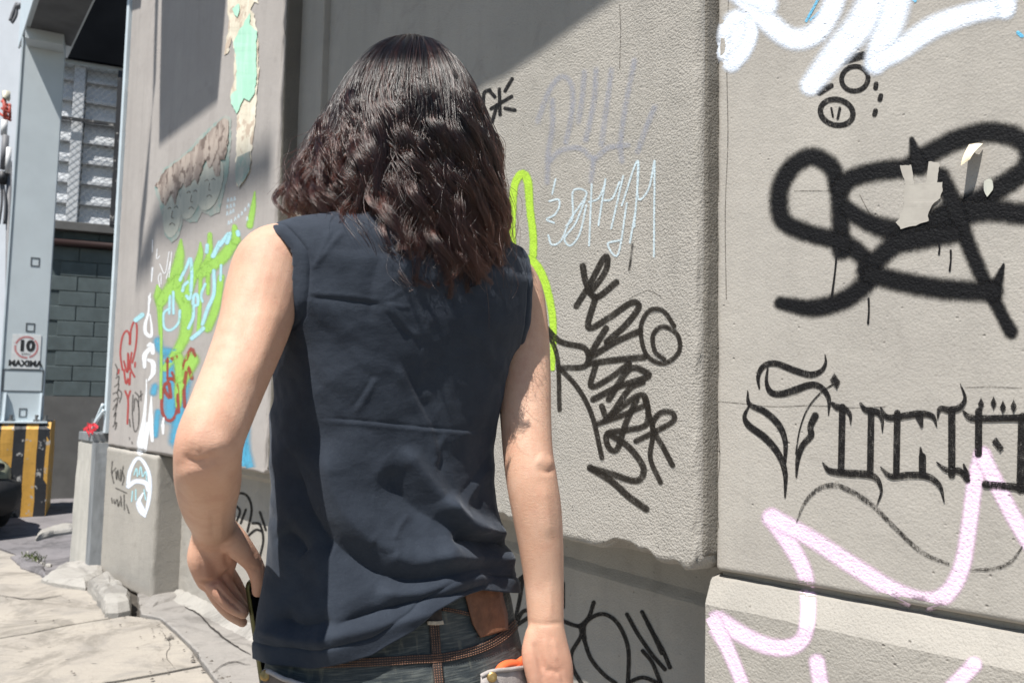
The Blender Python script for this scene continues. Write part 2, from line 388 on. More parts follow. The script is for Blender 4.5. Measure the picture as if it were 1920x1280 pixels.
for q, (pg, z) in enumerate(((slabA, 0.0), (slabB, 0.004), (slabC, 0.001))):
    v, f = slab_vf(ragged(pg, 0.004, 0.04, q), -0.05, z, 0.006); mesh_obj('paving_slab', v, f, M['slab'], walk)
sk = gpx([(265, 1153.5), (301, 1160), (333, 1187.5), (366, 1219.5), (381, 1246), (404, 1274), (443, 1328), (563, 1477), (823, 1895)])+[tuple(FM.w(-0.19, -0.44, 0)[:2]), tuple(FR.w(0.9, -0.39, 0)[:2]), tuple(FR.w(0.9, 0.1, 0)[:2]), tuple(FM.w(0.1, 0.3, 0)[:2]), tuple(FM.w(-2.4, 0.3, 0)[:2]), tuple(FL.w(-1.45, 0.3, 0)[:2]), tuple(FL.w(-1.62, -0.02, 0)[:2])]
v, f = slab_vf(ragged(sk, 0.007, 0.04, 5), -0.05, 0.012, 0.008); mesh_obj('skirt_slab', v, f, M['skirt'], walk)
# rest of the pavement, outside the frame
v, f = slab_vf([(-3.62, -1.52), (1.48, -1.52), (3.0, -4), (-7, -4), (-7, 1.5), (-5.2, 2.6), (-3.4, 1.2)], -0.05, 0.0, 0.005); mesh_obj('paving_slab', v, f, M['slab'], walk)
def lump(name, pts, h, m, parent, seed=0, tilt=0.0, n=2, inset=0.3):
    """broken lump of mortar or concrete: irregular faceted top, ragged foot"""
    P = [np.array(p) for p in ragged(gpx(pts) if len(pts[0]) == 2 and abs(pts[0][0]) > 8 else pts, 0.012, 0.045, seed)]
    C = sum(P)/len(P); vs = [(*p, -0.02) for p in P]; rings = [(1.0, 0.35), (1-inset*0.4, 0.8), (1-inset, 1.0), (0.35, 1.03)]
    k = len(P); fs = []
    for s, hh in rings:
        for p in P:
            q = C+(p-C)*s; nz = noise.noise(Vector((q[0]*11+seed, q[1]*11, hh*2)))
            vs.append((q[0], q[1], h*hh*(1+tilt*((p-C)@np.array([0.7, -0.7])))+nz*h*0.16))
    for r in range(len(rings)):
        for i in range(k): fs.append((r*k+i, r*k+(i+1) % k, (r+1)*k+(i+1) % k, (r+1)*k+i))
    vs.append((C[0], C[1], h*1.02)); b = len(rings)*k
    for i in range(k): fs.append((b+i, b+(i+1) % k, len(vs)-1))
    return mesh_obj(name, vs, fs, m, parent, smooth=False)
lump('mortar_fillet', [(78, 1092), (120, 1062), (170, 1056), (198, 1066), (197, 1086), (160, 1107), (110, 1101)], 0.055, M['lump'], walk, 1)
lump('mortar_fillet', [(163, 1109), (199, 1088), (222, 1108), (247, 1134), (243, 1152), (222, 1156), (196, 1157), (182, 1130)], 0.085, M['lump'], walk, 2, inset=0.22)
lump('mortar_fillet', [(285, 1118), (318, 1104), (338, 1108), (350, 1120), (318, 1130), (285, 1142), (270, 1140)], 0.03, M['skirt'], walk, 3, inset=0.5)
lump('broken_kerb', [(66, 1014), (100, 1005), (140, 999), (140, 988), (122, 987), (100, 993), (72, 1003)], 0.05, M['lump'], road, 4)
lump('broken_kerb', [(20, 1046), (48, 1040), (66, 1058), (82, 1066), (88, 1084), (64, 1074), (40, 1066)], 0.03, M['asphalt'], road, 6)
for i in range(14):
    x = random.uniform(44, 92); y = 1042+0.55*(x-44)+random.uniform(-8, 10); s = random.uniform(2, 6)
    lump('stone_chip', [(x-s, y), (x-s*0.3, y-s*0.5), (x+s, y-s*0.2), (x+s*0.7, y+s*0.4), (x-s*0.2, y+s*0.5)], random.uniform(0.01, 0.03), M['lump'], road, 20+i)
# rubble crumbs along the wall foot and a weed
M['weed'] = plain('weed_green', (0.10, 0.13, 0.035), 0.7, var=0.4, scale=40)
wv, wf = [], []
for i in range(70):
    c = at_z(60+random.gauss(0, 9), 1052+random.gauss(0, 4), 0); a = random.uniform(0, 6.28); h = random.uniform(0.02, 0.06); d = np.array([math.cos(a), math.sin(a), 0])*random.uniform(0.01, 0.04); s = np.array([-d[1], d[0], 0])*0.12
    k = len(wv); wv += [c-s, c+s, c+d*0.6+s+np.array([0, 0, h*0.8]), c+d*1.1+np.array([0, 0, h]), c+d*0.6-s+np.array([0, 0, h*0.8])]; wf.append((k, k+1, k+2, k+3, k+4))
weed = mesh_obj('weed_tuft', wv, wf, M['weed']); tag(weed, 'small green weed tuft in the broken pavement edge', 'weed', kind='stuff')

# ------------------------------------------------------------------ walls
def sweep(name, fr, prof, xs, m, parent, amp=0.003, seed=0, endcap=True, fq=18):
    vs = []; k = len(prof)
    for x in xs:
        for (y, z) in prof:
            q = Vector((x*fq, y*fq, z*fq)); a = noise.noise(q+Vector((seed, 0, 0)))*amp; b = noise.noise(q*1.7+Vector((0, seed, 3)))*amp
            vs.append(fr.w(x, y+a, z+(b if z > 0.02 else 0)))
    fs = [(j*k+i, (j+1)*k+i, (j+1)*k+i+1, j*k+i+1) for j in range(len(xs)-1) for i in range(k-1)]
    if endcap: fs.append(tuple(range(k))); fs.append(tuple(reversed(range((len(xs)-1)*k, len(xs)*k))))
    return mesh_obj(name, vs, fs, m, parent, smooth=False)
def dense(prof, step=0.02):
    out = [prof[0]]
    for a, b in zip(prof, prof[1:]):
        n = max(1, int(math.hypot(b[0]-a[0], b[1]-a[1])/step))
        out += [(a[0]+(b[0]-a[0])*t/n, a[1]+(b[1]-a[1])*t/n) for t in range(1, n+1)]
    return out
wallR = thing('concrete_wall', FR.w(0, 0, 0), 'nearest rendered wall section at the right with big black spray letters and pink outline', 'wall', 'rendered sections of the graffiti wall')
wallM = thing('concrete_wall', FM.w(-1.1, 0, 0), 'rendered wall slab just behind the person with brown-black marker tags and lime stroke', 'wall', 'rendered sections of the graffiti wall')
wallL = thing('concrete_wall', FL.w(-1.2, 0, 0), 'smooth far wall slab with torn posters and green and blue graffiti beside the gate', 'wall', 'rendered sections of the graffiti wall')
xR = FR.x(1343, 600)
up_R = roughbox('upper_slab', FR, xR, 1.6, 0, 0.5, ZB, 4.0, M['stucco'], wallR, r=0.010, edge=0.003, step=0.05, seed=1)
xs = list(np.arange(xR-0.012, 1.6, 0.025))
pl_R = sweep('plinth', FR, dense([(0.3, -0.02), (-0.026, -0.02), (-0.026, 0.803), (-0.022, 0.812), (0.002, 0.861), (0.03, 0.866), (0.3, 0.866)][1:], 0.03), xs, M['plinth'], wallR, 0.0022, 3)
bevel_box('joint_filler', xR+0.004, 1.6, 0.028, 0.4, 0.85, 0.9, M['plinth'], wallR, 0, FR.w)
xM0, xM1 = FM.x(598, 200)-0.02, FM.x(1307, 600)
def chipM(q, d):
    # broken lower arris of the middle slab
    if q.z < ZB+0.06:
        n = noise.noise(Vector((q.x*7.0, 3.1, 0.4)))+0.5*noise.noise(Vector((q.x*23.0, 1.1, 0.4)))
        k = max(0, 1-(q.z-ZB)/0.06)
        if n > 0.05 and q.y < 0.05: q.z += 0.030*min(1, (n-0.05)*2.5)*k; q.y += 0.006*k*noise.noise(q*40)
    return q
up_M = roughbox('upper_slab', FM, xM0, xM1, 0, 0.30, ZB, 4.0, M['stucco_rough'], wallM, r=0.016, edge=0.009, step=0.03, seed=2, chip=chipM, fq=34)
roughbox('end_cover', FM, xM1-0.02, xM1+0.006, 0.022, 0.28, ZB+0.03, 4.0, M['stucco_dark'], wallM, r=0.008, edge=0.005, face=0.003, step=0.02, seed=9, fq=40)  # darker, coarser cover over the end-face of the slab
xs = list(np.arange(xM0, 0.16, 0.03))
pl_M = sweep('plinth', FM, dense([(0.262, -0.02), (0.262, 0.722), (0.266, 0.730), (0.282, 0.752), (0.288, 0.80), (0.288, 0.95)], 0.03), xs, M['plinth'], wallM, 0.003, 5)
core = bevel_box('wall_core', -2.6, 0.2, 0.292, 0.6, -0.02, 4.0, M['plinth'], wallM, 0, FM.w)
# narrow pilaster in the gap between the far slab and the middle slab
pil = roughbox('pilaster', FM, FM.x(548, 200, -0.035), FM.x(600, 200, -0.035), -0.035, 0.2, -0.02, 4.0, M['stucco_rough'], wallM, r=0.006, edge=0.002, step=0.04, seed=4)
xL0, xL1 = FL.x(240, 100)+0.03, -0.035
up_L = roughbox('upper_slab', FL, xL0, xL1, 0, 0.105, ZB, 5.2, M['stucco_smooth'], wallL, r=0.014, edge=0.010, face=0.0012, step=0.05, seed=5, fq=30)
roughbox('end_cover', FL, xL1-0.02, xL1+0.006, 0.014, 0.12, ZB+0.02, 5.2, M['stucco_dark'], wallL, r=0.008, edge=0.005, face=0.003, step=0.03, seed=11, fq=40)
xP = FL.x(289, 1000)
pl_Lp = roughbox('plinth_pier', FL, xL0-0.01, xP, -0.004, 0.5, -0.02, ZB-0.006, M['plinth'], wallL, r=0.02, edge=0.006, step=0.04, seed=6)
xs = list(np.arange(xP-0.05, 0.12, 0.03))
pl_L = sweep('plinth', FL, dense([(0.165, -0.02), (0.165, 0.80), (0.13, 0.83), (0.10, 0.835), (0.10, 0.90)], 0.03), xs, M['plinth'], wallL, 0.003, 7)
core2 = bevel_box('wall_core', xL0+0.02, 0.2, 0.10, 0.6, 0.84, 5.2, M['stucco_rough'], wallL, 0, FL.w)
bevel_box('wall_foot', xP-0.05, 0.2, 0.17, 0.6, -0.02, 0.835, M['plinth'], wallL, 0, FL.w)
# mortar haunch along the wall foot
sweep('foot_mortar', FL, [(0.175, 0.05), (0.15, 0.045), (0.11, 0.022), (0.06, 0.006)], list(np.arange(xP+0.02, 0.1, 0.04)), M['lump'], wallL, 0.012, 9, False)

# ------------------------------------------------------------------ gate portal
gate = thing('gate_portal', FL.w(-5.75, 0.2, 0.93), 'grey steel portal frame of the vehicle gate, standing on concrete footings', 'gate frame')
GX = -5.70
M['shaded_dirty_steel'] = plain('shade_and_dirt_steel', (0.10, 0.102, 0.106), 0.7, var=0.35, scale=4)  # shade and dirt of the lintel underside put into one dark colour
class GateFrame:
    def __init__(s):
        s.C = FL.w(GX, -0.03, 0); s.ex = np.array([0.45, -0.893, 0.0]); s.ey = np.array([0.893, 0.45, 0.0]); s.O = s.C-s.ex*GX+s.ey*0.03
    def w(s, x, y, z): return s.O+s.ex*x+s.ey*y+np.array([0, 0, z])
FG = GateFrame()
class LintelFrame:
    def __init__(s): s.ex = np.array([0.60, -0.80, 0.0]); s.ey = np.array([0.80, 0.60, 0.0]); s.O = FG.C-s.ex*GX+s.ey*0.03
    def w(s, x, y, z): return s.O+s.ex*x+s.ey*y+np.array([0, 0, z])
FT = LintelFrame()
zl = float(at_y(60, 95, 8.15)[2])
bevel_box('column', GX-0.10, GX, -0.03, 0.345, 0.935, zl+0.3, M['steel'], gate, 0.006, FG.w)
bevel_box('column_flange', GX-0.115, GX+0.012, -0.048, -0.031, 0.935, zl+0.3, M['steel_light'], gate, 0.002, FG.w)
bevel_box('lintel_shade_plate', GX+0.0, -2.10, 0.0, 0.40, zl+0.112, zl+0.119, M['shaded_dirty_steel'], gate, 0, FT.w)  # plate added to give the lintel underside its shade by colour
bevel_box('lintel', GX-0.4, -2.10, -0.03, 0.42, zl+0.12, zl+0.75, M['steel'], gate, 0.006, FT.w)
bevel_box('lintel_flange', GX-0.4, -2.10, -0.05, -0.032, zl+0.10, zl+0.77, M['steel_light'], gate, 0.002, FT.w)
bevel_box('bracket', GX-0.10, GX+0.22, 0.0, 0.34, zl+0.0, zl+0.117, M['steel'], gate, 0.004, FG.w)
bevel_box('jamb', -2.475, xL0-0.006, -0.02, 0.45, 0.965, zl+0.6, M['steel_light'], gate, 0.004, FL.w)
for yy in (0.0, 0.31):
    vs = [FG.w(GX+0.004, yy, 0.94), FG.w(GX+0.10, yy, 0.94), FG.w(GX+0.03, yy, 1.22), FG.w(GX+0.004, yy, 1.22)]
    vs += [p+FG.ey*0.022 for p in vs]
    mesh_obj('gusset_plate', vs, [(0, 1, 2, 3), (7, 6, 5, 4), (0, 4, 5, 1), (1, 5, 6, 2), (2, 6, 7, 3), (3, 7, 4, 0)], M['steel_light'], gate)
M['steel_line'] = plain('scored_paint', (0.08, 0.09, 0.10), 0.6)
def outline_rect(name, fr_pt, y0, y1, z0, z1, t, m, parent, proud=0.004):
    obs = []
    for (a, b, c, d) in ((y0, y1, z0, z0+t), (y0, y1, z1-t, z1), (y0, y0+t, z0+t, z1-t), (y1-t, y1, z0+t, z1-t)):
        obs.append(((a, b), (c, d)))
    vs, fs = [], []
    for (a, b), (c, d) in obs:
        v, f = box_vf(GX+0.001, GX+proud, a, b, c, d); k = len(vs)
        vs += [FG.w(*p) for p in v]; fs += [tuple(i+k for i in q) for q in f]
    return mesh_obj(name, vs, fs, m, parent)
def gyz(px, py):   # pixel on the column's wide face -> (y, z)
    d = ray(px, py); o = FG.w(GX, 0, 0); t = ((o-CAM)@FG.ex)/(d@FG.ex); p = CAM+d*t; return float((p-FG.O)@FG.ey), float(p[2])
for (a, b, c, d) in ((58, 482, 74, 500), (49, 605, 65, 622), (36, 765, 50, 782)):
    y0, z1 = gyz(a, b); y1, z0 = gyz(c, d); outline_rect('access_tab', None, y0, y1, z0, z1, 0.010, M['steel_line'], gate)
y0, z1 = gyz(6, 691); y1, z0 = gyz(80, 735); outline_rect('access_panel', None, y0, y1, z0, z1, 0.012, M['steel_line'], gate)
# speed sign on the column
M['sign'] = plain('sign_white', (0.66, 0.66, 0.66), 0.4, var=0.12, scale=30)
M['sign_red'] = plain('sign_red_faded', (0.62, 0.27, 0.27), 0.5, var=0.5, scale=60)
M['ink'] = plain('sign_black', (0.02, 0.02, 0.022), 0.5)
sy0, sz1 = gyz(24, 626); sy1, sz0 = gyz(74, 692)
sg = thing('speed_sign', FG.w(GX+0.01, (sy0+sy1)/2, sz0), 'white sign reading 10 MAXIMA screwed to the grey gate column', 'sign')
bevel_box('sign_plate', GX+0.002, GX+0.007, sy0, sy1, sz0, sz1, M['sign'], sg, 0.001, FG.w)
sw, sh = sy1-sy0, sz1-sz0
vs, fs = [], []; nn = 40
for i in range(nn):
    a = 2*math.pi*i/nn
    for q in (1.0, 0.84): vs.append(FG.w(GX+0.0085, sy0+sw*0.5+math.cos(a)*sw*0.42*q, sz0+sh*0.63+math.sin(a)*sh*0.33*q))
for i in range(nn):
    if i % 13 != 5: j = (i+1) % nn; fs.append((2*i, 2*j, 2*j+1, 2*i+1))
mesh_obj('red_ring', vs, fs, M['sign_red'], sg)
def text_obj(name, body, size, W, m, parent, sx=1.0, bold=0.0):
    c = bpy.data.curves.new(name, 'FONT'); c.body = body; c.size = size; c.align_x = 'CENTER'; c.align_y = 'CENTER'; c.offset = bold; c.resolution_u = 4
    t = bpy.data.objects.new(name, c); COL.objects.link(t); dg = bpy.context.evaluated_depsgraph_get(); me = t.evaluated_get(dg).to_mesh()
    vs = [W(v.co.x*sx, v.co.y) for v in me.vertices]; fs = [list(p.vertices) for p in me.polygons]
    t.evaluated_get(dg).to_mesh_clear(); bpy.data.objects.remove(t); bpy.data.curves.remove(c)
    return mesh_obj(name, vs, fs, m, parent)
text_obj('number', '10', sh*0.42, lambda x, y: FG.w(GX+0.0095, sy0+sw*0.5+x, sz0+sh*0.66+y), M['ink'], sg, 1.0, 0.008)
text_obj('small_print', 'KM/H', sh*0.09, lambda x, y: FG.w(GX+0.0095, sy0+sw*0.5+x, sz0+sh*0.43+y), M['ink'], sg, 1.0)
text_obj('word', 'MAXIMA', sh*0.23, lambda x, y: FG.w(GX+0.0095, sy0+sw*0.5+x, sz0+sh*0.15+y), M['ink'], sg, 0.95, 0.004)
# striped footing
def striped(name, x0, x1, y0, y1, z0, z1, parent):
    ch = 0.07; ys = list(np.arange(y0, y1+0.001, (y1-y0)/10.0)); prof = [(x0, z0), (x0+0.02, z1-ch), (x0+ch+0.02, z1), (x1-ch-0.01, z1), (x1-0.01, z1-ch), (x1, (z0+z1)/2), (x1+0.015, z0)]
    for i in range(len(ys)-1):
        sub = np.linspace(ys[i], ys[i+1], 5); vs, fs = [], []; k = len(prof)*3-2
        for y in sub:
            pp = dense(prof, 0.12)
            k = len(pp)
            for (x, z) in pp:
                q = Vector((x*14, y*14, z*14)); vs.append(FG.w(x+noise.noise(q)*0.006, y+0.35*noise.noise(q*0.6)*0.03*(1 if 0 < i else 1), z+noise.noise(q*1.3)*0.005))
        for j in range(4):
            for t in range(k-1): fs.append((j*k+t, j*k+t+1, (j+1)*k+t+1, (j+1)*k+t))
        if i == 0: fs.append(tuple(range(k)))
        if i == len(ys)-2: mesh_obj('painted_stripe', [FGc+FG.ey*0.002 for FGc in vs[4*k:5*k]]+[FGc-FG.ey*0.03 for FGc in vs[4*k:5*k]], [tuple(reversed(range(k)))]+[(t, t+1, t+1+k, t+k) for t in range(k-1)], M['yellow'], parent)
        mesh_obj('painted_stripe', vs, fs, M['yellow'] if i % 2 == 0 else M['black'], parent, smooth=False)
foot = thing('striped_footing', FG.w(-5.95, 0.2, 0), 'yellow and black striped concrete footing under the gate column', 'footing')
def chippy(name, col):
    m, nt, b = new_mat(name); p = pos(nt)
    n = noise_n(nt, p, 9, 5, 0.7); c = mixc(nt, smooth_n(nt, n, 0.60, 0.63), col, (0.40, 0.385, 0.365)); c = mixc(nt, math_n(nt, 'MULTIPLY', smooth_n(nt, noise_n(nt, p, 30, 4), 0.45, 0.75), 0.35), c, tuple(x*0.6 for x in col))
    nt.links.new(c, b.inputs['Base Color']); b.inputs['Roughness'].default_value = 0.55; bump_to(nt, b, n, 0.3, 0.01); return m
M['yellow'] = chippy('yellow_paint_chipped', (0.58, 0.315, 0.06)); M['black'] = chippy('black_paint_chipped', (0.02, 0.021, 0.025))
striped('footing', -6.35, -5.52, -0.62, 0.43, 0.0, 0.93, foot)
bevel_box('core', -6.28, -5.62, -0.5, 0.38, -0.03, 0.85, M['bare'], foot, 0, FG.w)
for (bx, by) in ((-5.62, 0.08), (-5.62, 0.30), (-5.62, 0.38)):
    v, f = tube_vf([FG.w(bx, by, 0.92), FG.w(bx, by, 0.955), FG.w(bx, by, 0.956), FG.w(bx, by, 1.0)], [0.035, 0.035, 0.018, 0.018], 6); mesh_obj('anchor_bolt', v, f, M['bolt'], foot)
bevel_box('base_plate', -5.88, -5.55, -0.06, 0.40, 0.918, 0.936, M['steel_light'], gate, 0.002, FG.w)
# near concrete post with steel corner
post = thing('concrete_post', FL.w(-2.65, 0.1, 0), 'bare concrete footing post with rusty steel corner, between gate opening and wall', 'post')
vs = []; 
bm = bmesh.new(); v, f = box_vf(-2.92, -2.44, -0.07, 0.40, -0.03, 0.90)
for q in v: bm.verts.new((q[0]+(0.055 if q[2] > 0.5 and q[0] < -2.6 else 0), q[1], q[2]))
bm.verts.ensure_lookup_table(); [bm.faces.new([bm.verts[i] for i in q]) for q in f]
bmesh.ops.bevel(bm, geom=bm.edges[:], offset=0.015, segments=2, affect='EDGES'); bmesh.ops.subdivide_edges(bm, edges=bm.edges[:], cuts=6, use_grid_fill=True)
for q in bm.verts: q.co += Vector((1, 1, 0))*noise.noise(q.co*13)*0.006
bm.verts.index_update(); mesh_obj('shaft', [FL.w(*q.co) for q in bm.verts], [[a.index for a in q.verts] for q in bm.faces], M['bare'], post); bm.free()
bevel_box('cap_plate', -2.84, -2.47, -0.075, 0.40, 0.902, 0.962, M['zinc'], post, 0.004, FL.w)
vs = []; zs = np.linspace(0.0, 0.9, 14)
for z in zs:
    k = 0.018*noise.noise(Vector((0, 0, z*6)))
    for (x, y) in ((-2.50, -0.078), (-2.436, -0.080), (-2.426, -0.074), (-2.402+k, 0.02+k), (-2.408+k, 0.03+k), (-2.438, -0.05), (-2.50, -0.0705)): vs.append(FL.w(x, y, z))
mesh_obj('steel_corner', vs, grid_faces(7, 14, True)+[tuple(range(7)), tuple(range(91, 98))], M['zinc'], post)
for (bx, by) in ((-2.74, 0.0), (-2.6, 0.32)):
    v, f = tube_vf([FL.w(bx, by, 0.96), FL.w(bx, by, 1.0), FL.w(bx, by, 1.001), FL.w(bx, by, 1.06)], [0.042, 0.042, 0.024, 0.024], 6); mesh_obj('anchor_bolt', v, f, M['bolt'], post)
vs, fs = [], []
for s in range(9):
    a = random.uniform(-0.15, 0.16); l = random.uniform(0.05, 0.11); y0 = random.uniform(-0.11, -0.06); h = random.uniform(0.965, 1.02)
    P = [FL.w(-2.56+a*0.8-l/2, y0, h), FL.w(-2.56+a*0.8, y0-0.015, h+random.uniform(-0.01, 0.035)), FL.w(-2.56+a*0.8+l/2, y0, h+random.uniform(-0.03, 0.03))]
    Pc = catmull(P, 5); k = len(vs)
    for p in Pc: vs += [p-np.array([0, 0, 0.011]), p+np.array([0, 0, 0.011])+FL.ey*random.uniform(-0.008, 0.008)]
    fs += [(k+2*i, k+2*i+2, k+2*i+3, k+2*i+1) for i in range(len(Pc)-1)]
rt_ = mesh_obj('tape_scrap', vs, fs, M['red_tape']); tag(rt_, 'crumpled red plastic tape tied on the concrete post top', 'tape')
tube('tie_strap', catmull([FL.w(-2.60, -0.06, 0.97), FL.w(-2.53, -0.05, 1.06), FL.w(-2.47, -0.03, 1.17)], 5), 0.012, M['steel_light'], post, 6)
tube('tie_strap', catmull([FL.w(-2.56, -0.07, 0.97), FL.w(-2.49, -0.06, 1.05), FL.w(-2.44, -0.03, 1.13)], 5), 0.012, M['steel_light'], post, 6)

# ------------------------------------------------------------------ yard behind the gate
FI = Frame(np.array([-7.0, 8.62]), np.array([-7.0+0.925*3.4, 8.62+0.38*3.4]))
yard = thing('yard_wall', FI.w(-1.0, 0, 0), 'dark painted block wall inside the gateway', 'wall')
zb0 = FI.xz(150, 743)[1]; zb1 = FI.xz(150, 436)[1]
xy0 = FI.x(70, 600)
bevel_box('lower_wall', xy0, 3.2, -0.01, 0.3, -0.03, zb0, M['block_low'], yard, 0, FI.w)
bevel_box('mortar_bed', xy0, 3.2, 0.012, 0.3, zb0, zb1, M['block_mortar'], yard, 0, FI.w)
nc = int(round((zb1-zb0)/0.185)); hc = (zb1-zb0)/nc
x_in0, x_in1 = xy0+0.2, FI.x(240, 600)+0.6
for r in range(nc):
    x = x_in0-(0.2 if r % 2 else 0)
    while x < x_in1:
        bevel_box('block', x+0.005, x+0.385, random.uniform(0, 0.004), 0.1, zb0+r*hc+0.005, zb0+(r+1)*hc-0.005, M['block'], yard, 0.004, FI.w, 1); x += 0.39
bevel_box('ledge', xy0, 3.2, -0.12, 0.3, zb1, zb1+0.10, M['block_low'], yard, 0.005, FI.w)
M['red_pipe'] = plain('red_pipe_paint', (0.022, 0.008, 0.007), 0.5)
zp = FI.xz(150, 457, -0.06)[1]
rp = tube('fire_pipe', [FI.w(xy0, -0.06, zp), FI.w(1, -0.06, zp), FI.w(3.2, -0.06, zp)], 0.045, M['red_pipe']); tag(rp, 'dark red pipe running along the yard wall under the ledge', 'pipe')
# louvred screen with chain link
lv = thing('louvre_screen', FI.w(0, 0, zb1+0.1), 'white louvred screen behind chain link above the yard wall', 'screen')
zt = FI.xz(150, 128)[1]; xp0, xp1 = FI.x(131, 300), FI.x(152, 300)
bevel_box('upright', xp0, xp1, -0.06, 0.06, zb1+0.1, zt, M['louvre'], lv, 0.004, FI.w)
sp = (zt-zb1-0.1)/7.6; n_s = 9
for i in range(n_s):
    z = zb1+0.12+i*sp
    for (a, b) in ((xp1+0.01, xp1+1.6), (xp0-0.42, xp0-0.01)):
        v, f = box_vf(a, b, 0, 1, 0, 1); vs = []
        for (x, y, s) in v: vs.append(FI.w(x, 0.02+y*0.012+s*0.045, z+s*sp*0.93))
        mesh_obj('louvre_slat', vs, f, M['louvre'], lv)
        bevel_box('slat_lip', a, b, -0.005, 0.03, z-0.03, z+0.012, M['louvre'], lv, 0.004, FI.w)
M['far_dark'] = plain('screen_back', (0.16, 0.17, 0.18), 0.8)
bevel_box('back_panel', xp0-0.45, xp1+1.65, 0.10, 0.16, zb1+0.1, zt+0.1, M['far_dark'], lv, 0, FI.w)
cv, cf = [], []
def bar(p, q, r=0.0017):
    v, f = tube_vf([p, q], [r, r], 4, False); k = len(cv); cv.extend(v); cf.extend([tuple(i+k for i in t) for t in f])
x_a, x_b, z_a, z_b = xp0-0.3, xp1+0.62, zb1+0.06, zt
d = 0.085
for i in range(-40, 60):
    x = x_a+i*d
    for s in (1, -1):
        # clip diagonal to the rectangle
        h = z_b-z_a; pts = []
        xa, xb = x, x+s*h
        t0, t1 = 0.0, 1.0
        for lo_, hi_ in ((x_a, x_b),):
            if abs(xb-xa) > 1e-6:
                ta, tb = (lo_-xa)/(xb-xa), (hi_-xa)/(xb-xa); ta, tb = min(ta, tb), max(ta, tb); t0, t1 = max(t0, ta), min(t1, tb)
        if t1-t0 > 0.02: bar(FI.w(xa+(xb-xa)*t0, -0.10+0.003*s, z_a+h*t0), FI.w(xa+(xb-xa)*t1, -0.10+0.003*s, z_a+h*t1))
cl = mesh_obj('chain_link', cv, cf, M['wire'], lv); cl['kind'] = 'stuff'
z_bar = FI.xz(170, 228, -0.11)[1]
bevel_box('rail', x_a, x_b, -0.125, -0.105, z_bar-0.02, z_bar+0.02, M['black'], lv, 0.002, FI.w)
xr_ = FI.x(216, 300, -0.11)
bevel_box('rail_post', xr_-0.02, xr_+0.03, -0.13, -0.1, zb1+0.1, zt, M['black'], lv, 0.002, FI.w)
bevel_box('head_beam', xp0-0.5, xp1+1.7, -0.1, 0.2, zt, zt+0.12, M['steel'], lv, 0.004, FI.w)
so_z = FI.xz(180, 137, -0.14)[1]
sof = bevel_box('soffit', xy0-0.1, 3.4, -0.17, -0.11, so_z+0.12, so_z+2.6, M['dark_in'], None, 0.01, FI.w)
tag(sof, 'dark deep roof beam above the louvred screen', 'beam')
# far building and antenna mast seen past the gate column
FB = Frame(np.array([-16.0, 17.0]), np.array([-8.0, 15.5]))
far = thing('far_building', FB.w(0, 0, 0), 'pale grey block building far behind the gate column at left', 'building')
bevel_box('wall', -9, 6, 0.01, 3, -0.03, 14, M['far_wall'], far, 0, FB.w)
M['far_joint'] = plain('far_joint', (0.36, 0.38, 0.41), 0.9)
for r in range(9):
    for c in range(5):
        x0 = -1.2+c*0.8-(0.4 if r % 2 else 0)
        bevel_box('facing_panel', x0, x0+0.78, -0.012, 0.01, 1.4+r*1.0, 1.4+r*1.0+0.975, M['far_wall'], far, 0.006, FB.w, 1)
mast = thing('antenna_mast', at_y(12, 1000, 11.0)*np.array([1, 1, 0]), 'red and white antenna mast with grey equipment at the left edge', 'mast')
mp = lambda px, py: at_y(px, py, 11.0)
M['mast_red'] = plain('mast_red', (0.40, 0.06, 0.04), 0.6); M['mast_grey'] = plain('mast_grey', (0.16, 0.16, 0.17), 0.6); M['cream'] = plain('cream_plastic', (0.55, 0.52, 0.42), 0.5)
bx = mp(12, 700)[0]
mp = lambda px, py: at_y(px, py, 11.0)
tube('pole', [np.array([bx-0.05, 11.05, -0.02]), mp(10, 700)+[0, 0.05, 0], mp(13, 300)+[0, 0.05, 0]], 0.035, M['mast_grey'], mast)
tube('pole_top', [mp(12, 172), mp(12, 185), mp(11, 186)], 0.05, M['cream'], mast)
for k in range(5):
    y = 190+k*6.5; tube('lattice', [mp(3+k % 2*6, y), mp(20-k % 2*6, y+10)], 0.02, M['mast_red'], mast, 6)
tube('lattice', [mp(8, 186), mp(10, 224)], 0.03, M['mast_red'], mast, 6); tube('lattice', [mp(18, 195), mp(19, 222)], 0.02, M['mast_red'], mast, 6)
tube('lattice', [mp(-2, 212), mp(20, 226)], 0.02, M['mast_red'], mast, 6)
tube('white_section', [mp(9, 226), mp(7, 254)], 0.04, M['sign'], mast)
tube('radio_unit', [mp(11, 254), mp(6, 318)], 0.045, M['mast_grey'], mast, 8); tube('radio_unit', [mp(6, 322), mp(3, 345)], 0.06, M['black'], mast, 8)
tube('panel_antenna', [mp(17, 277), mp(14, 325)], 0.035, M['sign'], mast, 8)
for (p1, p2) in (((2, 345), (-2, 420)), ((6, 345), (8, 420))): tube('cable', catmull([mp(*p1), mp((p1[0]+p2[0])/2+3, 380), mp(*p2)], 5), 0.02, M['mast_grey'], mast, 6)
tube('street_lamp_arm', catmull([mp(20, 40), mp(26, 22), mp(33, 6)], 5), 0.03, M['mast_grey'], mast, 6)
tube('street_lamp_arm', catmull([mp(22, 44), mp(30, 30), mp(32, 12)], 5), 0.02, M['mast_grey'], mast, 6)
tube('street_lamp_arm', [mp(40, 10), mp(31, 14)], 0.04, M['mast_grey'], mast, 6)

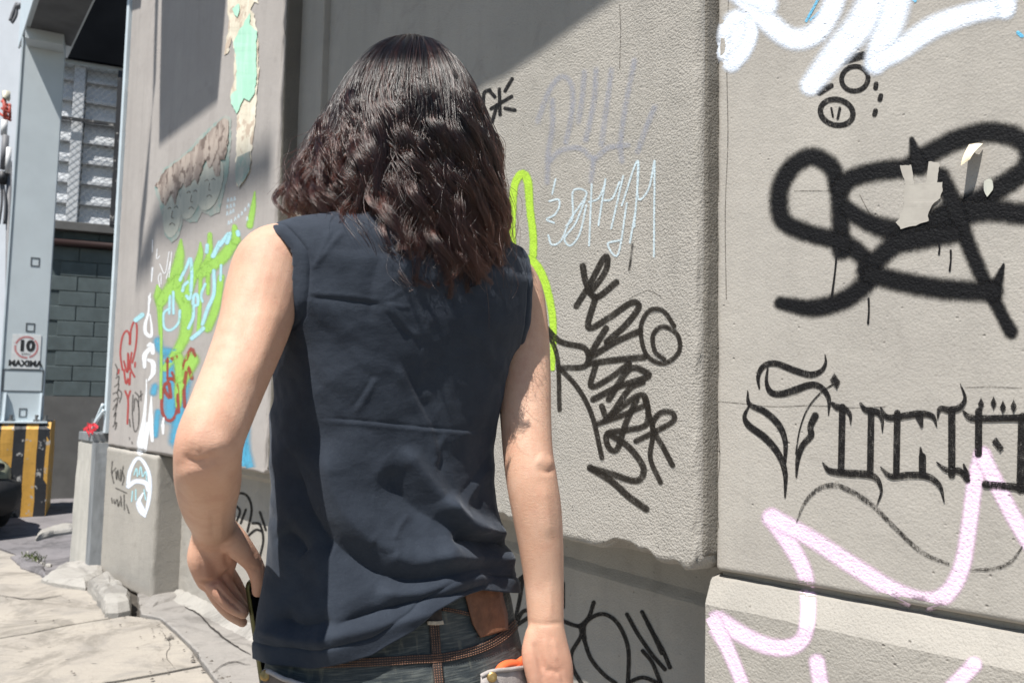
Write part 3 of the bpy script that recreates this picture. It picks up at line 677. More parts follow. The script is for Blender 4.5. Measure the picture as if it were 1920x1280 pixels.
# ------------------------------------------------------------------ parked car whose front corner enters at the left edge
M['car_paint'] = plain('olive_car_paint', (0.21, 0.215, 0.15), 0.35, var=0.08, spec=0.5); M['car_black'] = plain('black_bumper_plastic', (0.012, 0.012, 0.013), 0.6, bump=0.2); M['car_glass'] = plain('car_glass', (0.015, 0.018, 0.02), 0.08); M['rim'] = plain('wheel_rim', (0.3, 0.3, 0.31), 0.4, 0.6)
CO = at_z(36, 1020, 0.0)*np.array([1, 1, 0])+np.array([-0.17, 0.25, 0]); cax = np.array([-0.80, 0.60, 0]); cay = np.array([-0.60, -0.80, 0])
car = thing('parked_car', CO+cax*1.8, 'olive car with black bumper just entering the left edge', 'car')
def cw(s_, t_, z): return CO+cax*s_+cay*(t_+0.72)+np.array([0, 0, z])
def car_loft(name, rings, m, n=32, e=0.45, parent=None):
    vs = []
    for (s_, hw, z0, z1) in rings:
        for i in range(n):
            a = 2*math.pi*i/n; c, q = math.cos(a), math.sin(a); vs.append(cw(s_, hw*math.copysign(abs(c)**e, c), (z0+z1)/2+(z1-z0)/2*math.copysign(abs(q)**e, q)))
    return mesh_obj(name, vs, grid_faces(n, len(rings), True)+[tuple(range(n)), tuple(reversed(range((len(rings)-1)*n, len(rings)*n)))], m, parent or car, True)
cb = car_loft('body', [(0.10, .50, .42, .54), (0.14, .66, .40, .58), (0.30, .76, .36, .64), (0.9, .80, .32, .80), (1.3, .81, .30, .93), (2.6, .81, .30, .95), (3.4, .79, .32, .93), (3.75, .72, .38, .86), (3.85, .60, .45, .78)], M['car_paint'])
car_loft('cabin', [(1.0, .60, .85, .90), (1.45, .66, .85, 1.28), (1.8, .66, .85, 1.44), (2.6, .66, .85, 1.46), (3.2, .64, .85, 1.30), (3.6, .60, .85, .95)], M['car_glass'], e=0.6)
car_loft('roof', [(1.68, .58, 1.40, 1.45), (1.9, .61, 1.41, 1.475), (2.5, .61, 1.42, 1.485), (2.9, .57, 1.38, 1.43)], M['car_paint'], e=0.6)
car_loft('front_bumper', [(0.0, .54, .24, .44), (0.03, .70, .18, .50), (0.16, .80, .16, .52), (0.34, .83, .17, .46), (0.5, .82, .2, .36)], M['car_black'])
car_loft('rear_bumper', [(3.5, .81, .2, .42), (3.75, .80, .2, .50), (3.92, .68, .25, .46)], M['car_black'])
for (s_, t_) in ((0.72, .76), (0.72, -.76), (3.1, .76), (3.1, -.76)):
    wv_, wf_ = tube_vf([cw(s_, t_-.09, .30), cw(s_, t_-.085, .30), cw(s_, t_+.085, .30), cw(s_, t_+.09, .30)], [.26, .30, .30, .26], 28); wh = mesh_obj('wheel', wv_, wf_, M['car_black'], car, True)
    wv_, wf_ = tube_vf([cw(s_, t_-.093, .30), cw(s_, t_+.093, .30)], [.18, .18], 24); mesh_obj('rim', wv_, wf_, M['rim'], wh, True)
for t_ in (.5, -.5):
    hv, hf = tube_vf([cw(0.115, t_-.12, .60), cw(0.105, t_, .60), cw(0.12, t_+.12, .60)], [.03, .055, .03], 12); mesh_obj('headlight', hv, hf, M['car_glass'], car, True)

# cracks and old cut lines in the slabs
M['crack'] = plain('crack_dirt', (0.035, 0.03, 0.026), 0.95)
for q, (pts, wd_) in enumerate((([(300, 1180), (318, 1205), (312, 1230), (330, 1252)], 1.2), ([(-20, 1112), (60, 1122), (120, 1114)], 1.0), ([(345, 1135), (372, 1150), (400, 1178), (436, 1206), (470, 1226)], 3.0), ([(395, 1262), (430, 1240), (470, 1245)], 1.2))):
    P = catmull(pts, 8); P = P+np.c_[[noise.noise(Vector((x*0.11, y*0.11, q)))*3.0 for x, y in P], [noise.noise(Vector((x*0.11, y*0.11, q+9)))*2.0 for x, y in P]]; T = np.gradient(P, axis=0); T /= np.linalg.norm(T, axis=1)[:, None]; W_ = wd_*np.sin(np.linspace(0.25, 2.9, len(P)))*0.5
    W_ = W_*(1+0.6*np.array([noise.noise(Vector((x*0.3, y*0.3, q))) for x, y in P])); zc0 = 0.0175 if q in (2, 3) else 0.0055
    A_ = [at_z(*(p+np.array([-t[1], t[0]])*w_), zc0) for p, t, w_ in zip(P, T, W_)]; B_ = [at_z(*(p-np.array([-t[1], t[0]])*w_), zc0) for p, t, w_ in zip(P, T, W_)]
    vs = [x for ab in zip(A_, B_) for x in ab]; mesh_obj('crack', vs, [(2*i, 2*i+2, 2*i+3, 2*i+1) for i in range(len(P)-1)], M['crack'], walk)
# grit lying on the pavement
gv, gf = [], []
for i in range(120):
    c = at_z(*((random.uniform(-40, 390), random.uniform(1080, 1290)) if i < 45 else (lambda t: (250+t*190+random.gauss(0, 8), 1140+t*150+random.gauss(0, 8)))(random.random())), 0.012); r = random.uniform(0.0015, 0.007)*(1 if random.random() < .85 else 2); k = len(gv); a0 = random.random()*6
    for q in range(5): gv.append(c+np.array([math.cos(a0+q*1.257)*r*random.uniform(.6, 1.4), math.sin(a0+q*1.257)*r*random.uniform(.6, 1.4), 0]))
    gv.append(c+np.array([0, 0, r*0.7])); gf += [(k+q, k+(q+1) % 5, k+5) for q in range(5)]
M['grit'] = plain('grit', (0.16, 0.14, 0.12), 0.9, var=0.5, scale=30)
grit = mesh_obj('grit', gv, gf, M['grit']); tag(grit, 'loose grit and crumbs on the sidewalk slabs', 'grit', kind='stuff')

# ------------------------------------------------------------------ graffiti: strokes of paint lying on the real wall surfaces
def make_bvh(obs):
    vs, fs = [], []
    for o in obs:
        k = len(vs); org = Vector(o.parent.get('_o', (0, 0, 0))) if o.parent else Vector()
        vs += [v.co+org for v in o.data.vertices]; fs += [[i+k for i in p.vertices] for p in o.data.polygons]
    return BVHTree.FromPolygons(vs, fs)
BV = make_bvh([up_R, pl_R, up_M, pl_M, pil, up_L, pl_Lp, pl_L])
def on_wall(px, py, off, bv=None):
    d = Vector(ray(px, py)).normalized(); h, n, i, t = (bv or BV).ray_cast(Vector(CAM), d)
    if h is None: return None
    if n.dot(d) > 0: n = -n
    return np.array(h+n*off)
LAYER = [0]
class Tag:
    def __init__(s, name, m, parent, label=None, base=0.0012):
        s.v, s.f, s.uv = [], [], []; s.name, s.m, s.parent, s.label = name, m, parent, label; s.base = 0.0006+(LAYER[0] % 9)*0.00013; LAYER[0] += 1; s.k = 0
    def stroke(s, pts, wd, n=7, closed=False, grow=1.0, cap=True):
        P = catmull(pts, n, closed); wl = wd if isinstance(wd, (list, tuple)) else [wd]*len(pts)
        if closed: wl = list(wl)+[wl[0]]; P = np.vstack([P, P[:1]])
        W = np.interp(np.linspace(0, 1, len(P)), np.linspace(0, 1, len(wl)), wl)*0.5*grow
        # resample to even, short steps
        seg = np.r_[0, np.cumsum(np.linalg.norm(np.diff(P, axis=0), axis=1))]; L = seg[-1]
        stp = max(1.5, min(5.0, W.mean()*0.5)); k = max(3, int(L/stp)); t = np.linspace(0, L, k)
        P = np.c_[np.interp(t, seg, P[:, 0]), np.interp(t, seg, P[:, 1])]; W = np.interp(t, seg, W)
        T = np.gradient(P, axis=0); T /= np.linalg.norm(T, axis=1)[:, None]+1e-9
        A = np.zeros(len(P))
        if cap and not closed:
            h0, h1 = W[0], W[-1]
            P = np.vstack([P[0]-T[0]*h0, P[0]-T[0]*h0*0.5, P, P[-1]+T[-1]*h1*0.5, P[-1]+T[-1]*h1])
            W = np.r_[W[0], W[0], W, W[-1], W[-1]]; T = np.vstack([T[0], T[0], T, T[-1], T[-1]]); A = np.r_[-1, -0.5, A, 0.5, 1]
        B = [-1, -0.5, 0, 0.5, 1]; idx = {}
        s.k += 1
        for i in range(len(P)):
            nrm = np.array([-T[i][1], T[i][0]]); off = s.base+0.000035*s.k+0.00003*i/len(P)
            for j, b in enumerate(B):
                q = P[i]+nrm*W[i]*b; h = on_wall(q[0], q[1], off)
                if h is not None: idx[(i, j)] = len(s.v); s.v.append(h); s.uv.append((A[i], b))
        for i in range(len(P)-1):
            for j in range(4):
                ks = [(i, j), (i+1, j), (i+1, j+1), (i, j+1)]
                if any(q not in idx for q in ks): continue
                vv = [s.v[idx[q]] for q in ks]; px = max(np.linalg.norm(P[i+1]-P[i]), W[i]*0.5)
                dep = np.linalg.norm(vv[0]-CAM); lim = 5.0*px*dep/F+0.012
                if max(np.linalg.norm(vv[a]-vv[a-1]) for a in range(4)) > lim: continue
                s.f.append([idx[q] for q in ks])
        return s
    def poly(s, pts, spread=1.0):
        """filled diamond or patch"""
        c = np.mean(pts, axis=0); ids = []
        s.k += 1; off = s.base+0.000035*s.k
        h = on_wall(c[0], c[1], off); k0 = len(s.v); s.v.append(h); s.uv.append((0, 0))
        for p in pts: s.v.append(on_wall(p[0], p[1], off)); s.uv.append((0, 0.97))
        n = len(pts)
        for i in range(n): s.f.append([k0, k0+1+i, k0+1+(i+1) % n])
        return s
    def done(s):
        o = mesh_obj(s.name, s.v, s.f, s.m, s.parent, True, s.uv)
        if s.label: o['label'] = s.label
        return o
def cv_(pts, sc, ox, oy): return [(p[0]/sc+ox, p[1]/sc+oy) for p in pts]
def ell(cx, cy, rx, ry, rot=0, n=14):
    return [(cx+rx*math.cos(a)*math.cos(rot)-ry*math.sin(a)*math.sin(rot), cy+rx*math.cos(a)*math.sin(rot)+ry*math.sin(a)*math.cos(rot)) for a in np.linspace(0, 2*math.pi, n, endpoint=False)]
def SK(t, k, pts, wd, **kw): return t.stroke(pts, [q*k for q in wd] if isinstance(wd, (list, tuple)) else wd*k, **kw)
P_white = paint('white_spray', (0.78, 0.82, 0.90), 0.6, 0.10, rough=0.5, col2=(0.70, 0.77, 0.88), patch=0.96); P_white2 = paint('white_marker', (0.78, 0.79, 0.81), 0.35, 0.25, patch=0.75)
P_black = paint('black_spray', (0.0075, 0.0075, 0.0085), 0.66, 0.26, rough=0.6, patch=0.93); P_drip = paint('black_drip', (0.012, 0.012, 0.013), 0.25, 0.1)
P_ink = paint('black_ink', (0.014, 0.013, 0.013), 0.16, 0.22, dry=0.18, rough=0.5); P_inkdry = paint('dry_black_ink', (0.018, 0.016, 0.015), 0.2, 0.35, dry=0.75)
P_brown = paint('brown_black_marker', (0.024, 0.020, 0.016), 0.2, 0.22, dry=0.12, dens=0.92, rough=0.55, patch=0.72)
P_pink = paint('pink_spray', (0.76, 0.57, 0.71), 0.5, 0.10, patch=0.97, rough=0.5, col2=(0.82, 0.65, 0.80)); P_lime = paint('lime_spray', (0.40, 0.62, 0.06), 0.4, 0.25, patch=0.75, rough=0.5)
P_lilac = paint('lilac_chalk', (0.40, 0.41, 0.47), 0.75, 0.3, dry=0.6, dens=0.7); P_sky = paint('pale_blue_marker', (0.62, 0.74, 0.80), 0.3, 0.3, dry=0.35, dens=0.9)
P_cyan = paint('cyan_spray', (0.40, 0.68, 0.74), 0.45, 0.22, dens=0.95, patch=0.75); P_green = paint('green_spray', (0.34, 0.60, 0.12), 0.6, 0.25, dens=0.92, patch=0.72); P_blue = paint('blue_spray', (0.10, 0.40, 0.60), 0.85, 0.35, dens=0.85, patch=0.5)
P_red = paint('red_spray', (0.36, 0.075, 0.055), 0.55, 0.25, dens=0.8, patch=0.6); P_redm = paint('red_marker', (0.42, 0.07, 0.065), 0.4, 0.25, dens=0.85, patch=0.6); P_bluedash = paint('blue_marker', (0.15, 0.50, 0.75), 0.3, 0.3, dry=0.4)
P_crack = paint('hairline_crack', (0.07, 0.06, 0.05), 0.6, 0.5, dry=0.6, dens=0.75); P_stain = paint('old_stain', (0.22, 0.20, 0.175), 0.95, 0.3, dens=0.38, patch=0.3); P_over = paint('old_overpaint', (0.42, 0.40, 0.375), 0.9, 0.3, dens=0.55, patch=0.3)
t = Tag('hairline_crack', P_crack, wallR)
for pts in ([(1345, 752), (1390, 756), (1450, 762), (1520, 760), (1600, 764), (1660, 762)], [(1366, 0), (1363, 120), (1365, 260), (1360, 400), (1362, 560)], [(1345, 780), (1350, 860), (1344, 920), (1348, 990)], [(1810, 726), (1860, 725), (1915, 727)], [(1490, 358), (1540, 358), (1560, 357)], [(1612, 365), (1625, 390), (1640, 415)]): t.stroke(pts, 2.6)
t.done()
t = Tag('hairline_crack', P_crack, wallM)
for pts in ([(1162, 10), (1164, 60), (1162, 130)], [(1180, 560), (1215, 545), (1240, 556)], [(1295, 800), (1330, 806), (1345, 800)]): t.stroke(pts, 2.4)
t.done()
# --- right section
t = Tag('black_tag', P_ink, wallR, 'small black marker tag with a round face under the white letters')
SK(t, 1.15, [(1566, 119), (1618, 104)], [15, 14]); SK(t, 1.15, ell(1603, 148, 25, 23, -0.3), 9, closed=True); SK(t, 1.15, [(1537, 172), (1559, 161)], [14, 9])
SK(t, 1.15, ell(1569, 211, 31, 24, 0.25), 10, closed=True); SK(t, 1.15, [(1559, 203), (1562, 219)], 4); SK(t, 1.15, [(1575, 203), (1571, 223)], 5)
SK(t, 1.15, [(1643, 158), (1642, 165)], 9); SK(t, 1.15, [(1652, 180), (1650, 187)], 9); SK(t, 1.15, [(1642, 208), (1640, 215)], 9); t.done()
t = Tag('blue_dashes', P_bluedash, wallR); t.stroke([(1512, 40), (1536, -4)], 6); t.stroke([(1520, 38), (1560, 2)], 5); t.stroke([(1909, 62), (1916, 68)], 9); t.stroke([(1708, -4), (1716, 2)], 8); t.done()
t = Tag('white_lettering', P_white, wallR, 'large white spray letters cut off by the top of the photo')
SK(t, 1.22, [(1405, 36), (1380, 36), (1366, 60), (1364, 100), (1372, 118)], [30, 40, 44, 46, 40]); SK(t, 1.3, [(1388, 60), (1384, 100)], [40, 44]); SK(t, 1.22, [(1408, 40), (1409, 64), (1398, 90), (1378, 112)], [26, 30, 34, 36])
SK(t, 1.22, [(1360, -30), (1400, 2), (1440, 40), (1470, 66), (1498, 74), (1530, 62), (1556, 26), (1572, -20)], [40, 44, 46, 46, 46, 46, 46, 46]); SK(t, 1.22, [(1385, -20), (1440, 8)], 44)
SK(t, 1.22, [(1652, -30), (1618, 40), (1572, 95), (1540, 135), (1520, 160)], [70, 66, 58, 50, 44]); SK(t, 1.22, [(1690, -30), (1672, 40), (1652, 85), (1641, 120)], [62, 60, 54, 46])
SK(t, 1.22, [(1643, 118), (1690, 92), (1750, 52), (1820, 26), (1885, 12)], [40, 46, 48, 44, 44]); SK(t, 1.22, [(1892, -30), (1885, 18)], [44, 42]); t.done()
t = Tag('black_lettering', P_black, wallR, 'big soft black spray lettering with drips')
SK(t, 1.48, [(1578, 470), (1576, 400), (1572, 350), (1558, 312), (1522, 294), (1487, 312), (1464, 350), (1462, 395), (1476, 420), (1520, 438), (1568, 450), (1606, 470), (1632, 500), (1624, 530), (1582, 562), (1524, 577), (1464, 568)], [34, 34, 34, 34, 34, 34, 34, 34, 34, 34, 34, 34, 36, 36, 36, 34, 24])
SK(t, 1.48, [(1575, 352), (1602, 332), (1650, 320), (1700, 314), (1736, 292), (1790, 264), (1850, 248), (1902, 256), (1930, 284), (1920, 318), (1878, 350), (1826, 380), (1760, 405)], [34, 34, 36, 36, 38, 38, 38, 38, 38, 38, 40, 42, 40])
SK(t, 1.48, [(1590, 392), (1620, 412), (1660, 428), (1702, 432), (1752, 420), (1800, 402), (1852, 394), (1930, 402)], [30, 34, 38, 40, 44, 46, 42, 40])
SK(t, 1.48, [(1764, 330), (1788, 380), (1812, 448), (1840, 514), (1862, 556), (1880, 592), (1896, 622)], [34, 34, 30, 28, 26, 24, 26]); SK(t, 1.48, [(1862, 548), (1874, 520), (1882, 496)], [30, 18, 5])
SK(t, 1.48, [(1624, 508), (1652, 480), (1684, 456), (1730, 446), (1786, 438)], [36, 36, 40, 42, 36]); SK(t, 1.48, [(1634, 514), (1700, 530), (1776, 542), (1864, 547)], [36, 38, 38, 36])
SK(t, 1.48, [(1710, 262), (1718, 290), (1726, 312)], [10, 26, 34]); t.done()
t = Tag('paint_drips', P_drip, wallR)
for a, b in (((1570, 465), (1560, 555)), ((1629, 560), (1628, 606)), ((1783, 470), (1781, 507)), ((1761, 455), (1761, 476)), ((1697, 440), (1697, 452))): t.stroke([a, ((a[0]+b[0])/2+1, (a[1]+b[1])/2), b], [5, 4, 5])
t.done()
t = Tag('calligraphy', P_ink, wallR, 'black gothic calligraphy lettering with diamonds above')
C6 = lambda *p: cv_(p, 2.0, 1300, 640)
SK(t, 1.28, C6((248, 175), (244, 130), (265, 92), (310, 82), (380, 108), (440, 124), (480, 110), (497, 80), (495, 50)), [3, 7, 9, 10, 11, 11, 8, 5, 2])
SK(t, 1.28, C6((280, 100), (275, 150), (290, 188), (325, 197), (380, 182), (440, 162), (480, 172), (508, 212), (508, 275)), [3, 6, 10, 11, 12, 11, 10, 8, 2])
SK(t, 1.28, C6((525, 160), (480, 190), (430, 250), (400, 330), (385, 420)), 2.5)
SK(t, 1.28, C6((205, 185), (212, 235), (270, 263), (320, 310), (345, 370), (345, 450)), [2, 8, 11, 11, 9, 5]); SK(t, 1.28, C6((210, 240), (193, 280), (210, 315), (270, 360), (320, 420), (345, 490), (345, 582)), [3, 7, 11, 12, 11, 9, 3])
SK(t, 1.28, C6((458, 278), (440, 318), (442, 352), (410, 390), (393, 440), (387, 508)), [12, 10, 11, 10, 8, 3])
for (a, b, q) in (((560, 245), (555, 482), 11), ((668, 258), (664, 487), 11), ((766, 268), (762, 489), 11), ((970, 256), (970, 499), 12), ((1071, 262), (1070, 420), 12), ((1237, 285), (1230, 552), 16)): SK(t, 1.28, C6(a, b), q)
SK(t, 1.28, C6((853, 398), (858, 440)), [3, 10]); SK(t, 1.28, C6((860, 430), (860, 492)), 12)
SK(t, 1.28, C6((523, 232), (540, 245), (565, 250), (588, 272), (591, 308)), [6, 11, 11, 7, 2]); SK(t, 1.28, C6((628, 232), (648, 256), (690, 264), (708, 290), (710, 338)), [4, 10, 11, 7, 2])
SK(t, 1.28, C6((704, 248), (728, 283), (780, 280), (850, 270), (898, 280), (914, 318)), [3, 10, 11, 11, 9, 2]); SK(t, 1.28, C6((848, 280), (858, 318)), [14, 5])
SK(t, 1.28, C6((917, 288), (926, 252), (962, 256), (1000, 246), (1020, 212), (1003, 160)), [2, 9, 11, 10, 6, 2]); SK(t, 1.28, C6((1014, 262), (1040, 285), (1100, 288), (1240, 283)), [4, 11, 11, 10]); SK(t, 1.28, C6((1100, 294), (1240, 292)), [4, 6])
SK(t, 1.28, C6((486, 453), (512, 483), (570, 492), (650, 497), (690, 514), (706, 560), (690, 612)), [2, 10, 12, 12, 9, 5, 2]); SK(t, 1.28, C6((704, 470), (742, 504), (810, 499), (880, 505), (925, 540), (942, 600)), [2, 10, 11, 11, 8, 2])
SK(t, 1.28, C6((914, 452), (950, 480), (1000, 484), (1030, 518)), [2, 9, 10, 9]); SK(t, 1.28, C6((1096, 535), (1245, 547)), 12); SK(t, 1.28, C6((1015, 460), (1028, 500)), [3, 10])
for (x, y) in ((1080, 235), (1127, 231), (1162, 246), (1202, 243)): t.poly(C6((x-13, y), (x, y-28), (x+13, y), (x, y+28)))
t.poly(C6((1118, 375), (1136, 355), (1168, 400), (1152, 418))); t.poly(C6((512, 145), (530, 116), (554, 150), (540, 182))); t.done()
t = Tag('swash', P_inkdry, wallR)
SK(t, 1.3, [(1494, 978), (1510, 941), (1535, 916), (1565, 909), (1600, 922), (1640, 950), (1682, 992), (1730, 1035), (1778, 1056)], [3, 6, 8, 9, 9, 8, 8, 8, 5]); SK(t, 1.3, [(1822, 1067), (1865, 1065), (1896, 1052), (1917, 1024)], [4, 6, 6, 3]); t.done()
t = Tag('pink_outline', P_pink, wallR, 'thick pale pink spray outline crossing the ledge')
SK(t, 1.12, [(1447, 970), (1480, 1018), (1508, 1070), (1515, 1120), (1514, 1165), (1504, 1198), (1478, 1213), (1440, 1210), (1398, 1192), (1346, 1162)], [40, 38, 36, 34, 34, 36, 38, 38, 38, 44])
SK(t, 1.12, [(1447, 970), (1520, 1008), (1600, 1060), (1680, 1108), (1738, 1126), (1778, 1110), (1804, 1060), (1818, 980), (1828, 905), (1842, 854)], [42, 38, 40, 40, 42, 40, 38, 36, 36, 40])
SK(t, 1.12, [(1842, 854), (1868, 905), (1896, 960), (1930, 1018)], [38, 36, 36, 36]); SK(t, 1.12, [(1338, 1165), (1366, 1218), (1400, 1300)], [40, 32, 30]); SK(t, 1.12, [(1532, 1240), (1542, 1300)], 36); SK(t, 1.12, [(1826, 1246), (1768, 1305)], 36); t.done()
# --- middle slab
C7 = lambda *p: cv_(p, 2.285, 860, 0)
C8 = lambda *p: cv_(p, 1.561, 860, 460)
t = Tag('lilac_scrawl', P_lilac, wallM)
for s_ in (((340, 520), (372, 430), (400, 370), (440, 330), (478, 350), (490, 420), (480, 520), (460, 610)), ((402, 430), (402, 550), (385, 650), (380, 780)), ((540, 310), (530, 420), (515, 520)), ((590, 300), (582, 420), (560, 540), (545, 600)), ((655, 300), (640, 420), (612, 620)), ((755, 260), (722, 420), (695, 600), (700, 690)), ((840, 460), (800, 560), (768, 650)), ((390, 690), (440, 645), (520, 635), (580, 680), (640, 635), (725, 622)), ((580, 680), (568, 775))): SK(t, 1.3, C7(*s_), 13)
t.done()
t = Tag('pale_blue_tag', P_sky, wallM)
for s_ in (((416, 768), (402, 832)), ((390, 862), (428, 855), (432, 885), (412, 920), (378, 940), (410, 955)), ((385, 1008), (400, 1048), (440, 1030), (480, 940), (550, 830), (492, 818), (490, 930), (462, 968)), ((545, 850), (500, 960), (455, 1020), (480, 1052), (520, 1000), (548, 880)), ((571, 790), (560, 1052)), ((560, 865), (600, 850), (628, 790)), ((630, 768), (600, 965)), ((625, 860), (660, 850), (690, 780)), ((706, 755), (655, 978)), ((700, 880), (770, 690), (754, 972)), ((770, 690), (770, 850), (815, 810), (840, 690)), ((841, 690), (838, 1100)), ((722, 870), (684, 1090), (640, 1045), (690, 1030)), ((760, 900), (735, 1040))): t.stroke(C7(*s_), 4.5)
t.done()
t = Tag('star_mark', P_ink, wallM)
for s_ in (((230, 338), (200, 390)), ((175, 383), (178, 492)), ((228, 414), (140, 466)), ((200, 465), (242, 473)), ((132, 388), (156, 416)), ((165, 450), (145, 522)), ((106, 460), (110, 400), (135, 386))): SK(t, 1.1, C7(*s_), 7)
t.done()
t = Tag('lime_stroke', P_lime, wallM, 'lime green spray stroke running down beside the hair and shoulder')
t.stroke([(962, 480), (960, 430), (962, 380), (966, 345), (979, 326), (990, 340), (994, 390), (1000, 440), (1000, 478)], [18, 18, 18, 18, 20, 20, 18, 18, 18]); t.stroke([(982, 482), (1000, 490), (1018, 518), (1032, 566), (1038, 620), (1036, 690)], [14, 20, 20, 18, 16, 13]); t.done()
t = Tag('marker_tag', P_brown, wallM, 'tall brown-black marker tag with a spiral')
for s_, q in ((((345, 178), (385, 112), (425, 38), (437, 40), (428, 80), (385, 140)), 13), (((364, 60), (374, 110), (402, 152), (462, 108)), 14), (((402, 150), (380, 240), (440, 212), (505, 168), (528, 180), (490, 232), (434, 282)), 14), (((432, 242), (390, 312), (388, 325), (460, 282), (532, 250)), 14),
              (((255, 240), (300, 282), (372, 302), (372, 352), (296, 358)), 13), (((300, 362), (352, 420), (392, 500), (420, 620)), 11), (((260, 250), (290, 330), (296, 480)), 10), (((385, 345), (460, 335), (543, 327)), 14), (((402, 350), (388, 412), (440, 390), (500, 345)), 13), (((395, 450), (470, 412), (552, 385), (548, 370), (500, 362), (440, 450)), 14), (((420, 470), (440, 500), (500, 420), (540, 400)), 13),
              (((430, 512), (500, 455), (545, 440), (552, 520), (490, 540), (436, 550), (440, 590), (465, 595), (490, 520), (522, 450)), 13), (((440, 550), (500, 590), (542, 650), (522, 688), (450, 668), (386, 650)), 14), (((386, 650), (450, 690), (500, 735), (550, 770)), 15), (((632, 235), (600, 192), (560, 190), (534, 240), (550, 318), (600, 345), (645, 312), (642, 262), (600, 237), (570, 262), (576, 310), (602, 332)), 10),
              (((520, 572), (580, 542), (630, 512), (625, 488), (590, 490), (568, 530), (600, 590), (627, 642)), 12), (((545, 450), (570, 540), (562, 620), (592, 692)), 11), (((410, 520), (470, 500), (540, 470)), 12)): t.stroke(C8(*s_), q*0.98)
t.done()
t = Tag('thin_line', P_inkdry, wallM); t.stroke(C8((510, -5), (506, 30), (500, 72)), 5); t.done()
t = Tag('oval_scrawl', P_ink, wallM, 'thin black oval scrawl on the shaded plinth')
CA = lambda *p: cv_(p, 3.369, 900, 900)
for s_ in (((225, 875), (250, 760), (275, 605)), ((235, 650), (262, 615), (300, 610)), ((230, 905), (270, 830), (330, 815)), ((225, 920), (330, 850)), ((525, 650), (525, 800)), ((520, 885), (600, 915), (640, 912), (690, 860), (720, 770)), ((632, 918), (640, 980), (580, 1090), (590, 1190), (650, 1290)), ((662, 1010), (660, 920), (700, 870), (770, 843), (840, 870), (900, 950), (940, 1080), (935, 1290)), ((655, 990), (700, 1120), (780, 1220), (860, 1280)), ((930, 845), (1000, 970), (1090, 1100), (1170, 1192)), ((1025, 830), (1100, 970), (1160, 1080), (1202, 1180)), ((1060, 900), (1110, 1000), (1150, 1090)), ((1030, 1075), (1090, 1150), (1148, 1290)), ((940, 1275), (1030, 1243), (1120, 1275))): t.stroke(CA(*s_), 8.5)
t.done()
t = Tag('oval_scrawl', P_ink, wallL)
CB = lambda *p: cv_(p, 3.2, 180, 780)
for s_ in (((812, 500), (860, 462), (910, 480), (935, 560), (910, 690)), ((835, 530), (865, 570), (840, 640)), ((870, 640), (900, 560)), ((940, 640), (985, 650), (1005, 740), (985, 840)), ((910, 720), (960, 680), (1000, 690)), ((985, 575), (1020, 680))): t.stroke(CB(*s_), 5)
t.done()
# --- far slab
CC = lambda *p: cv_(p, 4.0, 200, 300)
CD = lambda *p: cv_(p, 3.764, 190, 560)
t = Tag('blue_cloud', P_blue, wallL)
for s_, q in ((((400, 300), (420, 360), (500, 380)), 22), (((470, 440), (480, 560), (490, 700), (490, 820)), 40), (((380, 620), (370, 660)), 18), (((400, 800), (380, 960)), 16), (((600, 560), (560, 760), (520, 1000)), 30), (((1040, 720), (1020, 860), (1020, 1050), (1050, 1190)), 24), (((1010, 800), (1000, 1000), (1000, 1180)), 18)): SK(t, 1.2, CD(*s_), q)
t.done()
t = Tag('green_lettering', P_green, wallL, 'bright green spray lettering on the far slab')
for s_, q in ((((558, 600), (552, 700), (530, 820), (490, 900)), [5, 18, 26, 20]), (((380, 940), (395, 1020), (400, 1120), (405, 1300)), [4, 24, 12, 8]), (((410, 1060), (480, 960), (540, 900)), [22, 26, 22]), (((530, 880), (540, 1000), (590, 1100), (600, 1250), (560, 1380), (440, 1560)), [14, 22, 26, 26, 22, 14]), (((705, 620), (700, 720), (640, 900), (600, 1040)), [4, 14, 20, 18]), (((775, 560), (770, 720), (730, 800)), [10, 14, 16]), (((940, 640), (880, 720), (780, 800), (700, 860)), [22, 26, 26, 18]), (((705, 860), (700, 1080), (690, 1280)), [8, 8, 8]), (((760, 860), (762, 1000)), [10, 8]), (((860, 880), (820, 1100), (760, 1260)), [14, 18, 18]), (((1112, 240), (1100, 350), (1075, 490)), [3, 11, 14]), (((960, 500), (970, 600)), [10, 20]), (((640, 1500), (550, 1700), (540, 1840)), [30, 22, 12]), (((540, 1480), (545, 1640)), [20, 16])): SK(t, 1.3, CC(*s_), q)
SK(t, 1.3, CD((420, 60), (424, 400), (420, 700)), 6); t.done()
t = Tag('cyan_lettering', P_cyan, wallL)
for s_, q in ((((500, 990), (502, 1150)), 5), (((475, 1020), (470, 1150)), 5), (((475, 1110), (430, 1150), (432, 1250), (480, 1275), (540, 1220), (550, 1130)), 5), (((552, 900), (600, 800), (630, 735), (640, 850)), 6), (((570, 980), (590, 930), (630, 920), (625, 1040), (600, 1020)), 6), (((640, 860), (635, 980)), 6), (((650, 1080), (655, 1020), (680, 1010), (685, 1080), (655, 1100), (650, 1180), (615, 1260)), 6), (((740, 930), (710, 1010), (720, 1060)), 5), (((805, 830), (805, 1000), (760, 1110), (720, 1230)), 7), (((850, 620), (800, 720)), 9), (((850, 640), (925, 545), (905, 620)), 8), (((860, 790), (855, 900)), 5), (((755, 640), (752, 690)), 7), (((985, 540), (990, 560)), 8)): SK(t, 1.3, CC(*s_), q)
SK(t, 1.3, CD((640, 280), (690, 240), (720, 210)), 8); SK(t, 1.3, CD((245, 150), (290, 115)), 9); t.done()
t = Tag('red_lettering', P_red, wallL)
